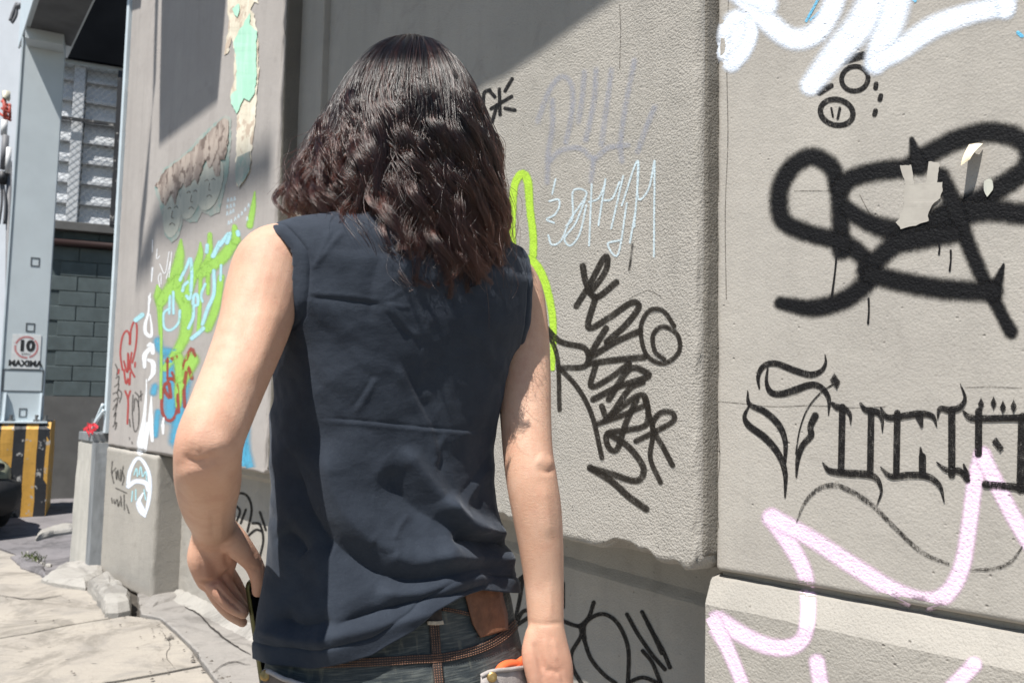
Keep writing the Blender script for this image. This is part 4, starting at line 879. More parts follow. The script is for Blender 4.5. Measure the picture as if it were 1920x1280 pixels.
for s_, q in ((((468, 420), (468, 560)), 5), (((465, 440), (535, 410)), 8), (((470, 560), (520, 570), (500, 520)), 6), (((450, 600), (430, 680), (432, 800), (480, 860), (525, 820), (540, 720), (530, 600), (490, 560), (460, 600)), 7), (((480, 600), (490, 700), (455, 660), (450, 640)), 8), (((580, 480), (610, 400), (640, 350), (660, 400)), 8), (((560, 490), (610, 480), (640, 560)), 8), (((600, 520), (585, 640), (590, 760)), 8), (((540, 640), (550, 800)), 6)): SK(t, 1.2, CD(*s_), q)
t.done()
t = Tag('red_heart', P_redm, wallL)
for s_ in (((150, 500), (135, 380), (150, 270), (180, 225), (200, 260), (200, 320)), ((205, 320), (210, 220), (235, 160), (252, 200), (245, 330), (220, 450)), ((160, 440), (185, 520), (190, 380), (195, 500)), ((215, 380), (205, 480), (235, 550)), ((160, 500), (175, 600), (190, 560), (200, 610), (205, 520)), ((170, 650), (190, 720), (185, 880)), ((190, 700), (205, 650)), ((240, 450), (238, 480)), ((125, 500), (122, 525))): t.stroke(CD(*s_), 4.5)
t.done()
t = Tag('white_column', P_white2, wallL, 'white spray marks running down the far slab')
for s_, q in ((((337, -20), (335, 90), (312, 180), (315, 240), (350, 265), (358, 220), (345, 110)), [3, 5, 8, 9, 8, 6, 3]), (((330, 330), (355, 320), (365, 380)), [6, 12, 10]), (((345, 350), (308, 400), (306, 480)), [10, 12, 8]), (((330, 430), (365, 450), (368, 520), (335, 575)), [6, 12, 12, 4]), (((320, 570), (320, 640)), [3, 3]), (((320, 640), (305, 840), (280, 1000), (275, 1080)), [4, 9, 17, 14]), (((355, 690), (350, 860), (362, 1000)), [3, 13, 7]), (((330, 880), (320, 960), (310, 1070)), [9, 12, 8]), (((442, 840), (438, 870)), [4, 6]), (((436, 890), (438, 950)), [8, 5])): t.stroke(CD(*s_), q)
for s_, q in ((((346, 600), (345, 690)), [2, 2]), (((345, 810), (338, 910)), [5, 3]), (((330, 1000), (318, 1080), (330, 1040)), [3, 6, 4]), (((380, 670), (378, 740), (400, 720)), 2), (((400, 780), (440, 850), (470, 690)), 2), (((400, 950), (390, 880), (410, 850), (410, 930)), 2), (((450, 890), (480, 760)), 2), (((490, 690), (470, 880)), 2)): t.stroke(CC(*s_), q)
t.done()
t = Tag('small_scribble', P_inkdry, wallL)
for s_ in (((100, 460), (115, 500), (110, 540)), ((105, 560), (125, 545), (120, 600)), ((95, 620), (125, 600), (115, 660)), ((85, 670), (110, 660), (125, 700)), ((90, 720), (115, 700), (110, 760)), ((85, 780), (110, 740), (95, 820)), ((90, 830), (105, 800), (95, 880)), ((85, 900), (110, 870), (100, 920)), ((125, 640), (145, 670), (130, 730)), ((225, 680), (220, 800), (235, 930), (262, 900), (265, 760), (240, 700), (230, 790)), ((240, 660), (265, 690), (262, 760)), ((280, 650), (282, 720)), ((270, 690), (292, 670)), ((200, 850), (205, 900)), ((200, 980), (202, 990)), ((218, 1010), (219, 1020))): t.stroke(CD(*s_), 3)
for s_ in (((100, 270), (95, 330), (108, 400)), ((95, 340), (120, 310)), ((120, 330), (125, 380), (132, 320), (140, 380)), ((150, 320), (150, 390), (165, 300)), ((160, 330), (170, 370), (160, 410)), ((120, 430), (185, 460)), ((95, 490), (100, 520)), ((110, 500), (115, 525), (125, 500)), ((130, 500), (135, 540), (145, 510)), ((150, 480), (155, 540)), ((170, 470), (172, 560)), ((185, 530), (200, 580))): t.stroke(CB(*s_), 3)
t.done()
t = Tag('white_emblem', P_white, wallL, 'white spray emblem on the far plinth')
for s_, q in ((((195, 400), (205, 330), (240, 260), (275, 260), (315, 330), (325, 420), (315, 520), (295, 600)), [10, 10, 9, 9, 10, 11, 10, 5]), (((195, 420), (240, 390), (300, 400), (315, 440)), [12, 12, 14, 12]), (((285, 460), (255, 520), (270, 570), (295, 600)), [4, 12, 12, 6]), (((260, 520), (290, 570)), [14, 10])): t.stroke(CB(*s_), q)
t.done()
t = Tag('cyan_scribble', P_cyan, wallL)
for s_ in (((230, 350), (245, 310), (250, 360)), ((260, 350), (270, 300), (280, 360)), ((220, 450), (215, 510)), ((240, 440), (240, 500)), ((285, 360), (300, 330), (305, 380)), ((290, 440), (300, 500))): t.stroke(CB(*s_), 3)
t.done()
t = Tag('white_note', P_sky, wallL)
for (x, y) in ((905, 300), (930, 295), (955, 290), (900, 350), (925, 345), (950, 335), (900, 400), (925, 390), (945, 380), (910, 470), (930, 460), (960, 440), (985, 420), (1010, 400), (1035, 370), (1060, 340), (1050, 440)): t.stroke(CC((x, y+16), (x+6, y-16), (x+12, y+12)), 2.2)
t.done()

# ------------------------------------------------------------------ torn posters, tape marks and paper scraps
def paper_mat(name, c1, c2, scale=12, st=(6, 6, 1), c3=None):
    m, nt, b = new_mat(name); p = pos(nt); n = noise_n(nt, stretch(nt, p, st), scale, 5, 0.65); n2 = noise_n(nt, p, 60, 3)
    c = mixc(nt, smooth_n(nt, n, 0.42, 0.6), c1, c2)
    if c3: c = mixc(nt, smooth_n(nt, noise_n(nt, p, 14, 4), 0.52, 0.6), c, c3)
    c = mixc(nt, math_n(nt, 'MULTIPLY', smooth_n(nt, n2, 0.5, 0.8), 0.3), c, tuple(x*0.7 for x in c1))
    nt.links.new(c, b.inputs['Base Color']); b.inputs['Roughness'].default_value = 0.8; bump_to(nt, b, n, 0.4, 0.003); return m
M['p_brown'] = paper_mat('poster_brown', (0.27, 0.215, 0.185), (0.42, 0.35, 0.30), 3, (5, 5, 1.2), (0.16, 0.12, 0.10)); M['p_pale'] = paper_mat('poster_pale', (0.40, 0.41, 0.36), (0.46, 0.46, 0.40), 3)
M['p_cream'] = paper_mat('poster_cream', (0.62, 0.56, 0.44), (0.74, 0.68, 0.56), 3, (6, 6, 0.7), (0.50, 0.40, 0.31)); M['p_mint'] = paper_mat('poster_mint', (0.36, 0.64, 0.49), (0.43, 0.70, 0.55), 3)
M['p_teal'] = paper_mat('poster_teal_edge', (0.29, 0.335, 0.305), (0.37, 0.37, 0.335), 4, (6, 6, 1), (0.24, 0.32, 0.29)); M['tape'] = paper_mat('bare_tape_mark', (0.345, 0.32, 0.285), (0.385, 0.36, 0.32), 5, (2, 2, 2)); M['scrap'] = paper_mat('paper_scrap', (0.70, 0.60, 0.42), (0.74, 0.66, 0.5), 5)
def sheet(name, outline, m, parent, off=0.003, thick=0.0012, step=5.0, curl=0.006, jag=2.0, seed=0, fr=None):
    """glued torn sheet: outline in photo pixels laid on the wall, ragged rim slightly lifted"""
    fr = fr or FL; O = []
    for i in range(len(outline)):
        a = np.array(outline[i], float); b = np.array(outline[(i+1) % len(outline)], float); L = np.linalg.norm(b-a); k = max(1, int(L/step)); nn = np.array([-(b-a)[1], (b-a)[0]])/(L+1e-6)
        for t in range(k):
            p = a+(b-a)*t/k; O.append(p+nn*jag*(noise.noise(Vector((p[0]*0.13, p[1]*0.13, seed)))+0.7*noise.noise(Vector((p[0]*0.4, p[1]*0.4, seed)))))
    rings = []
    C = np.mean(O, axis=0); n = len(O)
    outer = [fr.hit(*p) for p in O]
    tri = tessellate_polygon([[Vector((p[0], p[1], 0)) for p in O]])
    lift = [off+max(0, curl*noise.noise(Vector((p[0]*0.05, p[1]*0.05, seed+4)))) for p in O]
    top = [outer[i]-fr.ey*(lift[i]+thick) for i in range(n)]; bot = [outer[i]-fr.ey*lift[i] for i in range(n)]
    vs = top+bot; fs = [tuple(t) for t in tri]+[tuple(i+n for i in reversed(t)) for t in tri]+[(i, (i+1) % n, (i+1) % n+n, i+n) for i in range(n)]
    bm = bmesh.new(); bv = [bm.verts.new(p) for p in vs]
    for q in fs:
        try: bm.faces.new([bv[i] for i in q])
        except ValueError: pass
    bmesh.ops.recalc_face_normals(bm, faces=bm.faces[:]); bm.verts.index_update()
    o = mesh_obj(name, [v.co[:] for v in bm.verts], [[v.index for v in q.verts] for q in bm.faces], m, parent); bm.free(); return o
po1 = thing('torn_poster', FL.hit(360, 440)-FL.ey*0.003, 'torn brown and pale poster of three mask-like faces on the far slab', 'poster')
sheet('backing', [(290, 352), (308, 316), (345, 290), (380, 252), (412, 224), (424, 216), (434, 222), (434, 262), (428, 328), (412, 398), (396, 406), (380, 398), (370, 416), (356, 418), (344, 410), (336, 444), (322, 456), (310, 440), (302, 395)], M['p_teal'], po1, 0.0015, seed=1, curl=0.001, thick=0.0008)
for k, (cx_, cy_, rx_, ry_, ro_) in enumerate(((324, 400, 17, 46, 0.10), (358, 372, 17, 40, 0.22), (396, 345, 22, 52, 0.25))):
    sheet('face_print', ell(cx_, cy_, rx_, ry_, ro_, 18), M['p_pale'], po1, 0.0030+0.0006*k, seed=2+k, curl=0.0005, thick=0.0005, jag=1.2)
sheet('brown_layer', [(293, 350), (311, 319), (345, 296), (352, 288), (372, 272), (384, 256), (410, 232), (421, 222), (431, 226), (430, 260), (424, 300), (416, 300), (414, 330), (404, 330), (402, 312), (394, 316), (388, 300), (380, 318), (374, 345), (366, 335), (358, 345), (350, 352), (345, 342), (336, 358), (330, 385), (322, 362), (312, 386), (305, 380), (302, 362)], M['p_brown'], po1, 0.0062, seed=3, jag=3, curl=0.001, thick=0.0008)
M['p_line'] = plain('poster_line', (0.17, 0.15, 0.13), 0.8)
for (x, y) in ((324, 418), (360, 388), (394, 366)):
    for pts in (((x-5, y+4), (x, y), (x+5, y+4)), ((x-8, y-26), (x-4, y-29), (x-2, y-26)), ((x+4, y-28), (x+8, y-31), (x+11, y-28)), ((x+1, y-22), (x-1, y-10), (x+3, y-9))):
        tube('drawn_line', [FL.hit(*p)-FL.ey*0.0048 for p in catmull(pts, 4)], 0.0022, M['p_line'], po1, 5)
po2 = thing('torn_poster', FL.hit(460, 340)-FL.ey*0.003, 'tall torn mint green and cream poster strip near the far slab edge', 'poster')
sheet('cream_layer', [(428, -30), (486, -30), (485, 8), (478, 4), (470, 20), (477, 28), (482, 55), (486, 90), (484, 130), (487, 125), (482, 180), (478, 240), (472, 285), (470, 320), (455, 345), (446, 350), (443, 300), (444, 250), (446, 220), (434, 190), (432, 178), (440, 150), (440, 95), (436, 70), (428, 100), (422, 104), (428, 60), (432, 40), (427, 28)], M['p_cream'], po2, 0.002, seed=5, curl=0.003, jag=2.5)
sheet('mint_layer', [(447, 66), (462, 40), (472, 26), (470, 48), (478, 54), (484, 60), (482, 110), (484, 140), (480, 175), (470, 190), (460, 185), (452, 200), (446, 214), (436, 195), (436, 178), (446, 170), (446, 120), (440, 80)], M['p_mint'], po2, 0.0066, seed=6, curl=0.002)
sheet('mint_layer', [(438, 18), (450, 8), (452, 26), (446, 34)], M['p_mint'], po2, 0.0066, seed=7, curl=0.001)
sheet('pale_layer', [(443, 312), (448, 296), (458, 290), (470, 284), (472, 300), (470, 322), (456, 345), (450, 352), (445, 340)], M['p_teal'], po2, 0.0066, seed=8, curl=0.001)
tp = thing('bare_tape_mark', FR.hit(1728, 425)-FR.ey*0.003, 'bare wall-coloured strips where tape came off the big black letters', 'tape')  # bare wall left by pulled-off tape, laid over the paint as thin sheets
sheet('bare_strip', [(1688, 311), (1709, 309), (1716, 352), (1700, 352)], M['tape'], tp, 0.0022, 0.0003, 5, 0.0006, 1.4, 1, FR); sheet('bare_strip', [(1742, 303), (1762, 306), (1757, 352), (1736, 352)], M['tape'], tp, 0.0022, 0.0003, 5, 0.0006, 1.4, 2, FR)
sheet('bare_strip', [(1697, 346), (1768, 342), (1764, 372), (1748, 386), (1740, 402), (1742, 414), (1722, 422), (1690, 430), (1682, 418), (1694, 392)], M['tape'], tp, 0.0030, 0.0003, 4, 0.0006, 2.2, 3, FR)
sheet('paper_shred', [(1846, 340), (1860, 334), (1864, 352), (1852, 370), (1845, 358)], M['p_pale'], wallR, 0.0035, 0.0008, 5, 0.004, 2, 4, FR)
# curled scrap standing off the wall
a_, b_, c_, d_ = FR.hit(1818, 272), FR.hit(1844, 271), FR.hit(1842, 286), FR.hit(1810, 318)
vs = []; nu = 8
for i in range(nu+1):
    t = i/nu; L_ = a_*(1-t)+d_*t; R_ = b_*(1-t)+(c_*0.35+d_*0.65+FR.ex*0.006)*t; o_ = 0.003+0.030*math.sin(t*1.6)
    for s in range(5):
        q = s/4; vs.append(L_*(1-q)+R_*q-FR.ey*(o_+0.012*q*(1-t)*math.sin(q*3)))
scrap = mesh_obj('paper_scrap', vs, grid_faces(5, nu+1), M['scrap']); sm = scrap.modifiers.new('thick', 'SOLIDIFY'); sm.thickness = 0.0006; tag(scrap, 'small curled cream paper scrap on the wall above the black letters', 'paper')
# ------------------------------------------------------------------ sun blockers added out of view, shaped from the diagonal shade on the wall
M['blocker'] = plain('sun_blocker_sheet', (0.25, 0.26, 0.27), 0.6)
def up_sun(p, z):
    t = (z-p[2])/SDIR[2]; return p+SDIR*t
can = thing('overhead_sun_blocker', (0, 0, 0), 'added unseen canopy panels high above the wall', 'blocker')
def panel(name, pts, fr, z, y=0.0, thick=0.02):
    P = [up_sun(fr.hit(px, py, y), z) for px, py in pts]; n = len(P)
    vs = P+[p+np.array([0, 0, thick]) for p in P]; tri = tessellate_polygon([[Vector((p[0], p[1], 0)) for p in P]])
    fs = [tuple(t) for t in tri]+[tuple(i+n for i in reversed(t)) for t in tri]+[(i, (i+1) % n, (i+1) % n+n, i+n) for i in range(n)]
    mesh_obj(name, vs, fs, M['blocker'], can)
panel('sun_blocker_panel', [(1152, 0), (945, 148), (905, 166), (860, 200), (700, 330), (604, 402), (560, 420), (575, -60), (1240, -60)], FM, 4.6)
panel('sun_blocker_panel', [(305, -80), (300, 150), (298, 274), (408, 192), (416, 100), (430, -80)], FL, 6.4)
panel('sun_blocker_strip', [(292, -40), (286, 200), (275, 380), (254, 555), (262, 420), (276, 300), (292, 150), (298, -40)], FL, 6.9)
panel('sun_blocker_strip', [(256, 532), (284, 510), (290, 452), (330, 440), (400, 398), (510, 345), (510, 268), (430, 300), (330, 345), (290, 395), (262, 480)], FL, 13.0)

# ------------------------------------------------------------------ person, seen from behind, walking along the wall
TH = rad(35.0)
LV = np.array([-math.cos(TH), -math.sin(TH), 0.0])     # the person's left
FV = np.array([-math.sin(TH), math.cos(TH), 0.0])      # forward
ZV = np.array([0, 0, 1.0])
BC = np.array([-0.170, 1.10, 0.0])
person = thing('person', BC, 'person from behind in sleeveless navy shirt and dark jeans, phone in left hand', 'person')
def bw(l, f, z): return BC+LV*l+FV*f+ZV*z
def skin_material():
    m, nt, b = new_mat('skin'); p = pos(nt)
    a = noise_n(nt, p, 9, 4, 0.6); c2 = noise_n(nt, p, 45, 4, 0.6)
    c = mixc(nt, smooth_n(nt, a, 0.3, 0.7), (0.57, 0.36, 0.26), (0.52, 0.305, 0.21))
    c = mixc(nt, math_n(nt, 'MULTIPLY', smooth_n(nt, c2, 0.45, 0.75), 0.35), c, (0.43, 0.21, 0.15)); c = mixc(nt, math_n(nt, 'MULTIPLY', smooth_n(nt, noise_n(nt, p, 260, 3, 0.7), 0.5, 0.75), 0.25), c, (0.40, 0.21, 0.145)); c = mixc(nt, math_n(nt, 'MULTIPLY', smooth_n(nt, noise_n(nt, p, 22, 3, 0.6), 0.5, 0.7), 0.25), c, (0.66, 0.45, 0.34))
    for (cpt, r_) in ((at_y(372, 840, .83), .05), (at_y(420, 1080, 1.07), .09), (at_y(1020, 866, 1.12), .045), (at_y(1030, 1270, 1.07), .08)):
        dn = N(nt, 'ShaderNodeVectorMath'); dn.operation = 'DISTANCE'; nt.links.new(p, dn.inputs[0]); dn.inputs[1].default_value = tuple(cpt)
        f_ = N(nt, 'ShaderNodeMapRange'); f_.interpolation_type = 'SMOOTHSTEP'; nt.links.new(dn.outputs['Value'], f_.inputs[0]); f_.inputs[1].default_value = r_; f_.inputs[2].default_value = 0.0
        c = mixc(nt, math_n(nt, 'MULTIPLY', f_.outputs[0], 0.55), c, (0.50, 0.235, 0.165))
    v = N(nt, 'ShaderNodeTexVoronoi'); v.inputs['Scale'].default_value = 26; nt.links.new(p, v.inputs['Vector'])
    mole = math_n(nt, 'SUBTRACT', 1.0, smooth_n(nt, v.outputs['Distance'], 0.03, 0.05)); keep = smooth_n(nt, noise_n(nt, p, 7, 1), 0.60, 0.63)
    c = mixc(nt, math_n(nt, 'MULTIPLY', math_n(nt, 'MULTIPLY', mole, keep), 0.7), c, (0.12, 0.055, 0.04))
    nt.links.new(c, b.inputs['Base Color']); b.inputs['Roughness'].default_value = 0.55; b.inputs['Specular IOR Level'].default_value = 0.3
    b.inputs['Subsurface Weight'].default_value = 0.12; b.inputs['Subsurface Radius'].default_value = (0.012, 0.005, 0.003); b.inputs['Subsurface Scale'].default_value = 0.6
    h = math_n(nt, 'ADD', noise_n(nt, p, 700, 2, 0.6), math_n(nt, 'MULTIPLY', noise_n(nt, stretch(nt, p, (1, 1, 3)), 130, 3, 0.6), 0.8)); bump_to(nt, b, h, 0.32, 0.0016); return m
M['skin'] = skin_material()
def px3(px, py, y): return at_y(px, py, y)
class Blob:
    def __init__(s): s.v, s.f = [], []
    def add(s, v, f):
        k = len(s.v); s.v += [np.asarray(p) for p in v]; s.f += [tuple(i+k for i in q) for q in f]
    def limb(s, spec, n=20, sub=5, ell=None):
        P = np.array([px3(a, b, c) if q is None else (a, b, c) for (a, b, c, r, *w) in spec for q in [w[0] if w else None]]); R = [q[3] for q in spec]
        s.limb3(P, R, n, sub, ell)
    def limb3(s, P, R, n=20, sub=5, ell=None):
        Q = catmull(np.c_[np.asarray(P), np.asarray(R)], sub); e = None if ell is None else np.interp(np.linspace(0, 1, len(Q)), np.linspace(0, 1, len(ell)), ell)
        pts, rr = Q[:, :3], Q[:, 3]; k0, k1 = pts[0], pts[-1]; t0 = pts[0]-pts[1]; t1 = pts[-1]-pts[-2]; t0 /= np.linalg.norm(t0); t1 /= np.linalg.norm(t1)
        cap = [(0.98, 0.2), (0.85, 0.53), (0.6, 0.8), (0.25, 0.97)]
        A = [k0+t0*rr[0]*c for w_, c in reversed(cap)]; ra = [rr[0]*w_ for w_, c in reversed(cap)]; B = [k1+t1*rr[-1]*c for w_, c in cap]; rb = [rr[-1]*w_ for w_, c in cap]
        if e is not None: e = np.r_[[e[0]]*4, e, [e[-1]]*4]
        v, f = tube_vf(np.vstack([A, pts, B]), np.r_[ra, rr, rb], n, True, None, e); s.add(v, f)
    def ball(s, c, ax, n=20, rot=None):
        v, f = [], []
        R = np.eye(3) if rot is None else rot
        for j in range(n+1):
            th = math.pi*j/n
            for i in range(n):
                ph = 2*math.pi*i/n; v.append(np.asarray(c)+R@np.array([ax[0]*math.sin(th)*math.cos(ph), ax[1]*math.sin(th)*math.sin(ph), ax[2]*math.cos(th)]))
        for j in range(n):
            for i in range(n): f.append((j*n+i, (j+1)*n+i, (j+1)*n+(i+1) % n, j*n+(i+1) % n))
        s.add(v, f)
    def rings(s, rings, n=48):
        """rings of (centre, left half, front half, exponent)"""
        v = []
        for (c, a, b, e) in rings:
            for i in range(n):
                t = 2*math.pi*i/n; ct, st = math.cos(t), math.sin(t)
                v.append(np.asarray(c)+LV*a*math.copysign(abs(ct)**e, ct)+FV*b*math.copysign(abs(st)**e, st))
        f = grid_faces(n, len(rings), True)+[tuple(range(n)), tuple(reversed(range((len(rings)-1)*n, len(rings)*n)))]
        s.add(v, f)
    def build(s, name, m, parent, voxel, smooth_it=6, fac=0.5):
        o = mesh_obj('tmp', s.v, s.f); rm = o.modifiers.new('r', 'REMESH'); rm.mode = 'VOXEL'; rm.voxel_size = voxel; rm.use_smooth_shade = True
        if smooth_it: sm = o.modifiers.new('s', 'SMOOTH'); sm.factor = fac; sm.iterations = smooth_it
        dg = bpy.context.evaluated_depsgraph_get(); me = bpy.data.meshes.new_from_object(o.evaluated_get(dg)); bpy.data.objects.remove(o)
        q = bpy.data.objects.new(name, me); COL.objects.link(q); me.materials.clear(); me.materials.append(m); me.polygons.foreach_set('use_smooth', [True]*len(me.polygons))
        return part_of(q, parent) if parent else q
HC = at_y(772, 236, 1.12)            # centre of the skull
RB = np.column_stack([LV, FV, ZV])
body = Blob()
# trunk core under the shirt, neck, head
body.rings([(bw(0, 0.0, 0.98), .13, .085, 1), (bw(0, 0, 1.10), .125, .08, 1), (bw(0, 0, 1.25), .135, .085, 1), (bw(0, 0, 1.36), .145, .085, 1), (bw(0, 0, 1.43), .15, .075, 1), (bw(0, 0.0, 1.47), .13, .06, 1), (bw(0, 0.0, 1.495), .08, .055, 1)])
body.limb3([bw(0, 0.0, 1.44), bw(0, 0.01, 1.50), HC+np.array([0, 0, -0.07])+FV*(-0.01)], [.068, .058, .058])
body.ball(HC, (.074, .094, .115), 24, RB); body.ball(HC+FV*0.045+ZV*-0.055, (.056, .055, .068), 18, RB)
body.limb3([HC+FV*0.09+ZV*0.012, HC+FV*0.112+ZV*-0.03], [.008, .013]); body.ball(HC+FV*0.098+ZV*-0.066, (.024, .008, .009), 12, RB); body.ball(HC+FV*0.09+ZV*-0.10, (.022, .016, .016), 12, RB)
for s_ in (1, -1):
    body.ball(HC+LV*s_*0.076+FV*-0.005+ZV*-0.01, (.008, .017, .03), 12, RB); body.ball(HC+LV*s_*0.03+FV*0.082+ZV*0.02, (.022, .012, .008), 12, RB)
# left arm: elbow back towards the camera, forearm foreshortened towards the pocket
body.limb([(620, 490, 1.07, .040), (560, 482, 1.03, .041), (516, 492, .995, .0470), (494, 548, .968, .0455), (477, 612, .938, .0412), (447, 692, .900, .0372), (417, 765, .866, .0352), (395, 822, .842, .0345), (390, 862, .852, .0345), (391, 905, .902, .0350), (392, 945, .965, .0318), (399, 980, 1.030, .0275), (402, 1005, 1.062, .0265)], 24, 6)
body.ball(px3(366, 838, .832), (.0165, .0165, .018), 12)
# left hand, palm turned to the camera
body.limb([(402, 990, 1.052, .0275), (403, 1022, 1.068, .0300), (400, 1056, 1.080, .0305), (402, 1078, 1.086, .0260)], 20, 5, [1, .8, .66, .6])
body.limb([(380, 1008, 1.056, .0150), (377, 1045, 1.058, .0175), (384, 1076, 1.066, .0150)], 14, 5)
body.limb([(426, 996, 1.054, .0170), (440, 1016, 1.052, .0185), (459, 1036, 1.058, .0152), (476, 1058, 1.068, .0124), (485, 1084, 1.074, .0112), (484, 1108, 1.080, .0084)], 16, 5)
for spec in (((418, 1060, 1.092, .0105), (437, 1086, 1.104, .0096), (451, 1112, 1.112, .0088), (461, 1132, 1.116, .0070)), ((404, 1072, 1.082, .0112), (424, 1100, 1.088, .0102), (443, 1126, 1.095, .0094), (459, 1142, 1.100, .0074)),
             ((389, 1077, 1.070, .0115), (407, 1105, 1.070, .0108), (431, 1132, 1.076, .0100), (456, 1149, 1.082, .0078)), ((388, 1082, 1.092, .0105), (406, 1118, 1.098, .0098), (430, 1148, 1.104, .0088), (455, 1166, 1.110, .0070))): body.limb(spec, 14, 5)
# right arm hanging
body.limb([(870, 512, 1.17, .046), (930, 518, 1.195, .048), (955, 552, 1.205, .0515), (972, 620, 1.188, .0455), (982, 700, 1.162, .0396), (986, 790, 1.135, .0364), (990, 850, 1.118, .0352), (997, 900, 1.108, .0354), (1006, 955, 1.105, .0345), (1014, 1020, 1.105, .0310), (1020, 1090, 1.105, .0272), (1023, 1155, 1.098, .0247), (1024, 1180, 1.095, .0247)], 24, 6)
body.limb([(1024, 1175, 1.095, .0245), (1026, 1210, 1.090, .0283), (1031, 1250, 1.086, .0310), (1036, 1290, 1.082, .0285)], 20, 5, [1, .85, .75, .7])
body.limb([(1004, 1190, 1.086, .0146), (998, 1225, 1.078, .0146), (1004, 1270, 1.073, .0124), (1014, 1310, 1.075, .0105), (1024, 1340, 1.08, .009)], 14, 5)
for k, (x, yy, L) in enumerate(((1014, 1.073, 64), (1028, 1.078, 72), (1043, 1.088, 68), (1056, 1.102, 56))):
    body.limb([(x, 1285, yy, .0105), (x+6, 1285+L*0.55, yy-.006, .0098), (x+5, 1285+L*1.0, yy+.012, .0092), (x-2, 1285+L*1.25, yy+.035, .0078)], 14, 5)
for s_ in (1, -1): body.limb3([bw(s_*.09, 0, 1.0), bw(s_*.09, .01, .5), bw(s_*.095, -.01, .12), bw(s_*.10, 0.05, .05)], [.06, .045, .035, .035], 14)
body_o = body.build('body', M['skin'], person, 0.0027, 5)
def emboss(o, lines):
    me = o.data; n_ = len(me.vertices); co = np.empty(n_*3); no = np.empty(n_*3); me.vertices.foreach_get('co', co); me.vertex_normals.foreach_get('vector', no); co = co.reshape(-1, 3); no = no.reshape(-1, 3)
    W_ = co+BC; q = W_-CAM; zc_ = q@fw; PXb = np.c_[CX+F*(q@rt)/zc_, CY-F*(q@up)/zc_]; bk = np.clip(-(no@fw)*2, 0, 1); d_ = np.zeros(n_)
    for line, amp, wd in lines:
        Lc = catmull(line, 4); lo2, hi2 = Lc.min(0)-3*wd, Lc.max(0)+3*wd; near = (bk > 0) & (PXb > lo2).all(1) & (PXb < hi2).all(1); r, t_, sd = seg_dist(PXb[near], Lc)
        fa = np.clip(np.minimum(t_, 1-t_)/0.2, 0, 1); d_[near] += amp*np.exp(-(r/wd)**2)*fa*bk[near]
    me.vertices.foreach_set('co', (co+no*d_[:, None]).ravel()); me.update()
SKIN_FOLDS = [([(346, 870), (358, 915), (368, 955)], .0028, 18), ([(432, 880), (428, 925), (420, 965)], .0022, 14), ([(414, 955), (416, 985), (414, 1012)], .0014, 5), ([(398, 960), (400, 985), (398, 1010)], -.0012, 5), ([(344, 856), (366, 864), (392, 858)], -.0013, 4), ([(350, 868), (370, 876), (396, 870)], -.0011, 4), ([(352, 842), (368, 848), (384, 842)], -.0009, 4), ([(478, 540), (462, 600), (448, 650)], -.0022, 18), ([(520, 560), (500, 640), (470, 720)], .0020, 18), ([(1018, 905), (1026, 960), (1030, 1010)], .0018, 12), ([(1008, 880), (1022, 886), (1036, 882)], -.0009, 4), ([(1030, 1090), (1032, 1130), (1030, 1165)], .0010, 5), ([(1036, 1195), (1044, 1225), (1052, 1255)], .0014, 6), ([(1020, 1195), (1024, 1225), (1030, 1250)], .0012, 6), ([(400, 1094), (418, 1114), (438, 1132), (457, 1147)], -.0034, 3.2), ([(414, 1084), (434, 1108), (453, 1132)], -.0034, 3.2), ([(428, 1070), (444, 1094), (458, 1118)], -.003, 3), ([(372, 1040), (378, 1060), (376, 1080)], -.0008, 4), ([(468, 1060), (476, 1068), (486, 1066)], -.0012, 3), ([(476, 1090), (484, 1094), (492, 1092)], -.0008, 3), ([(430, 1116), (438, 1110)], -.001, 3), ([(1042, 1230), (1052, 1262), (1062, 1290)], -.002, 4), ([(1020, 1262), (1034, 1256), (1050, 1264)], -.0016, 4), ([(360, 1020), (400, 1026), (442, 1014)], -.0016, 4), ([(362, 1030), (400, 1036), (430, 1030)], -.0010, 4), ([(366, 1086), (392, 1092), (420, 1080), (446, 1056)], -.0035, 5), ([(384, 1096), (412, 1086)], -.0015, 4), ([(428, 1030), (424, 1048), (432, 1062)], -.0022, 5), ([(470, 1010), (478, 1030), (476, 1046)], -.0010, 4),
              ([(338, 850), (370, 866), (420, 848)], -.0022, 10), ([(352, 800), (392, 838), (440, 820)], .0028, 22), ([(1000, 1200), (1010, 1230), (1022, 1262)], -.0022, 6), ([(1004, 872), (1030, 884), (1042, 870)], -.0012, 6), ([(1006, 856), (1024, 866), (1038, 860)], .0020, 12), ([(990, 1165), (1020, 1170), (1056, 1166)], -.0012, 4)]
for s_ in (1, -1):
    M.setdefault('eye', plain('eye_white', (0.7, 0.68, 0.65), 0.2)); eb = Blob(); eb.ball(HC+LV*s_*0.03+FV*0.081+ZV*0.006, (.0125, .0125, .0125), 14, RB); mesh_obj('eye', eb.v, eb.f, M['eye'], person, True)
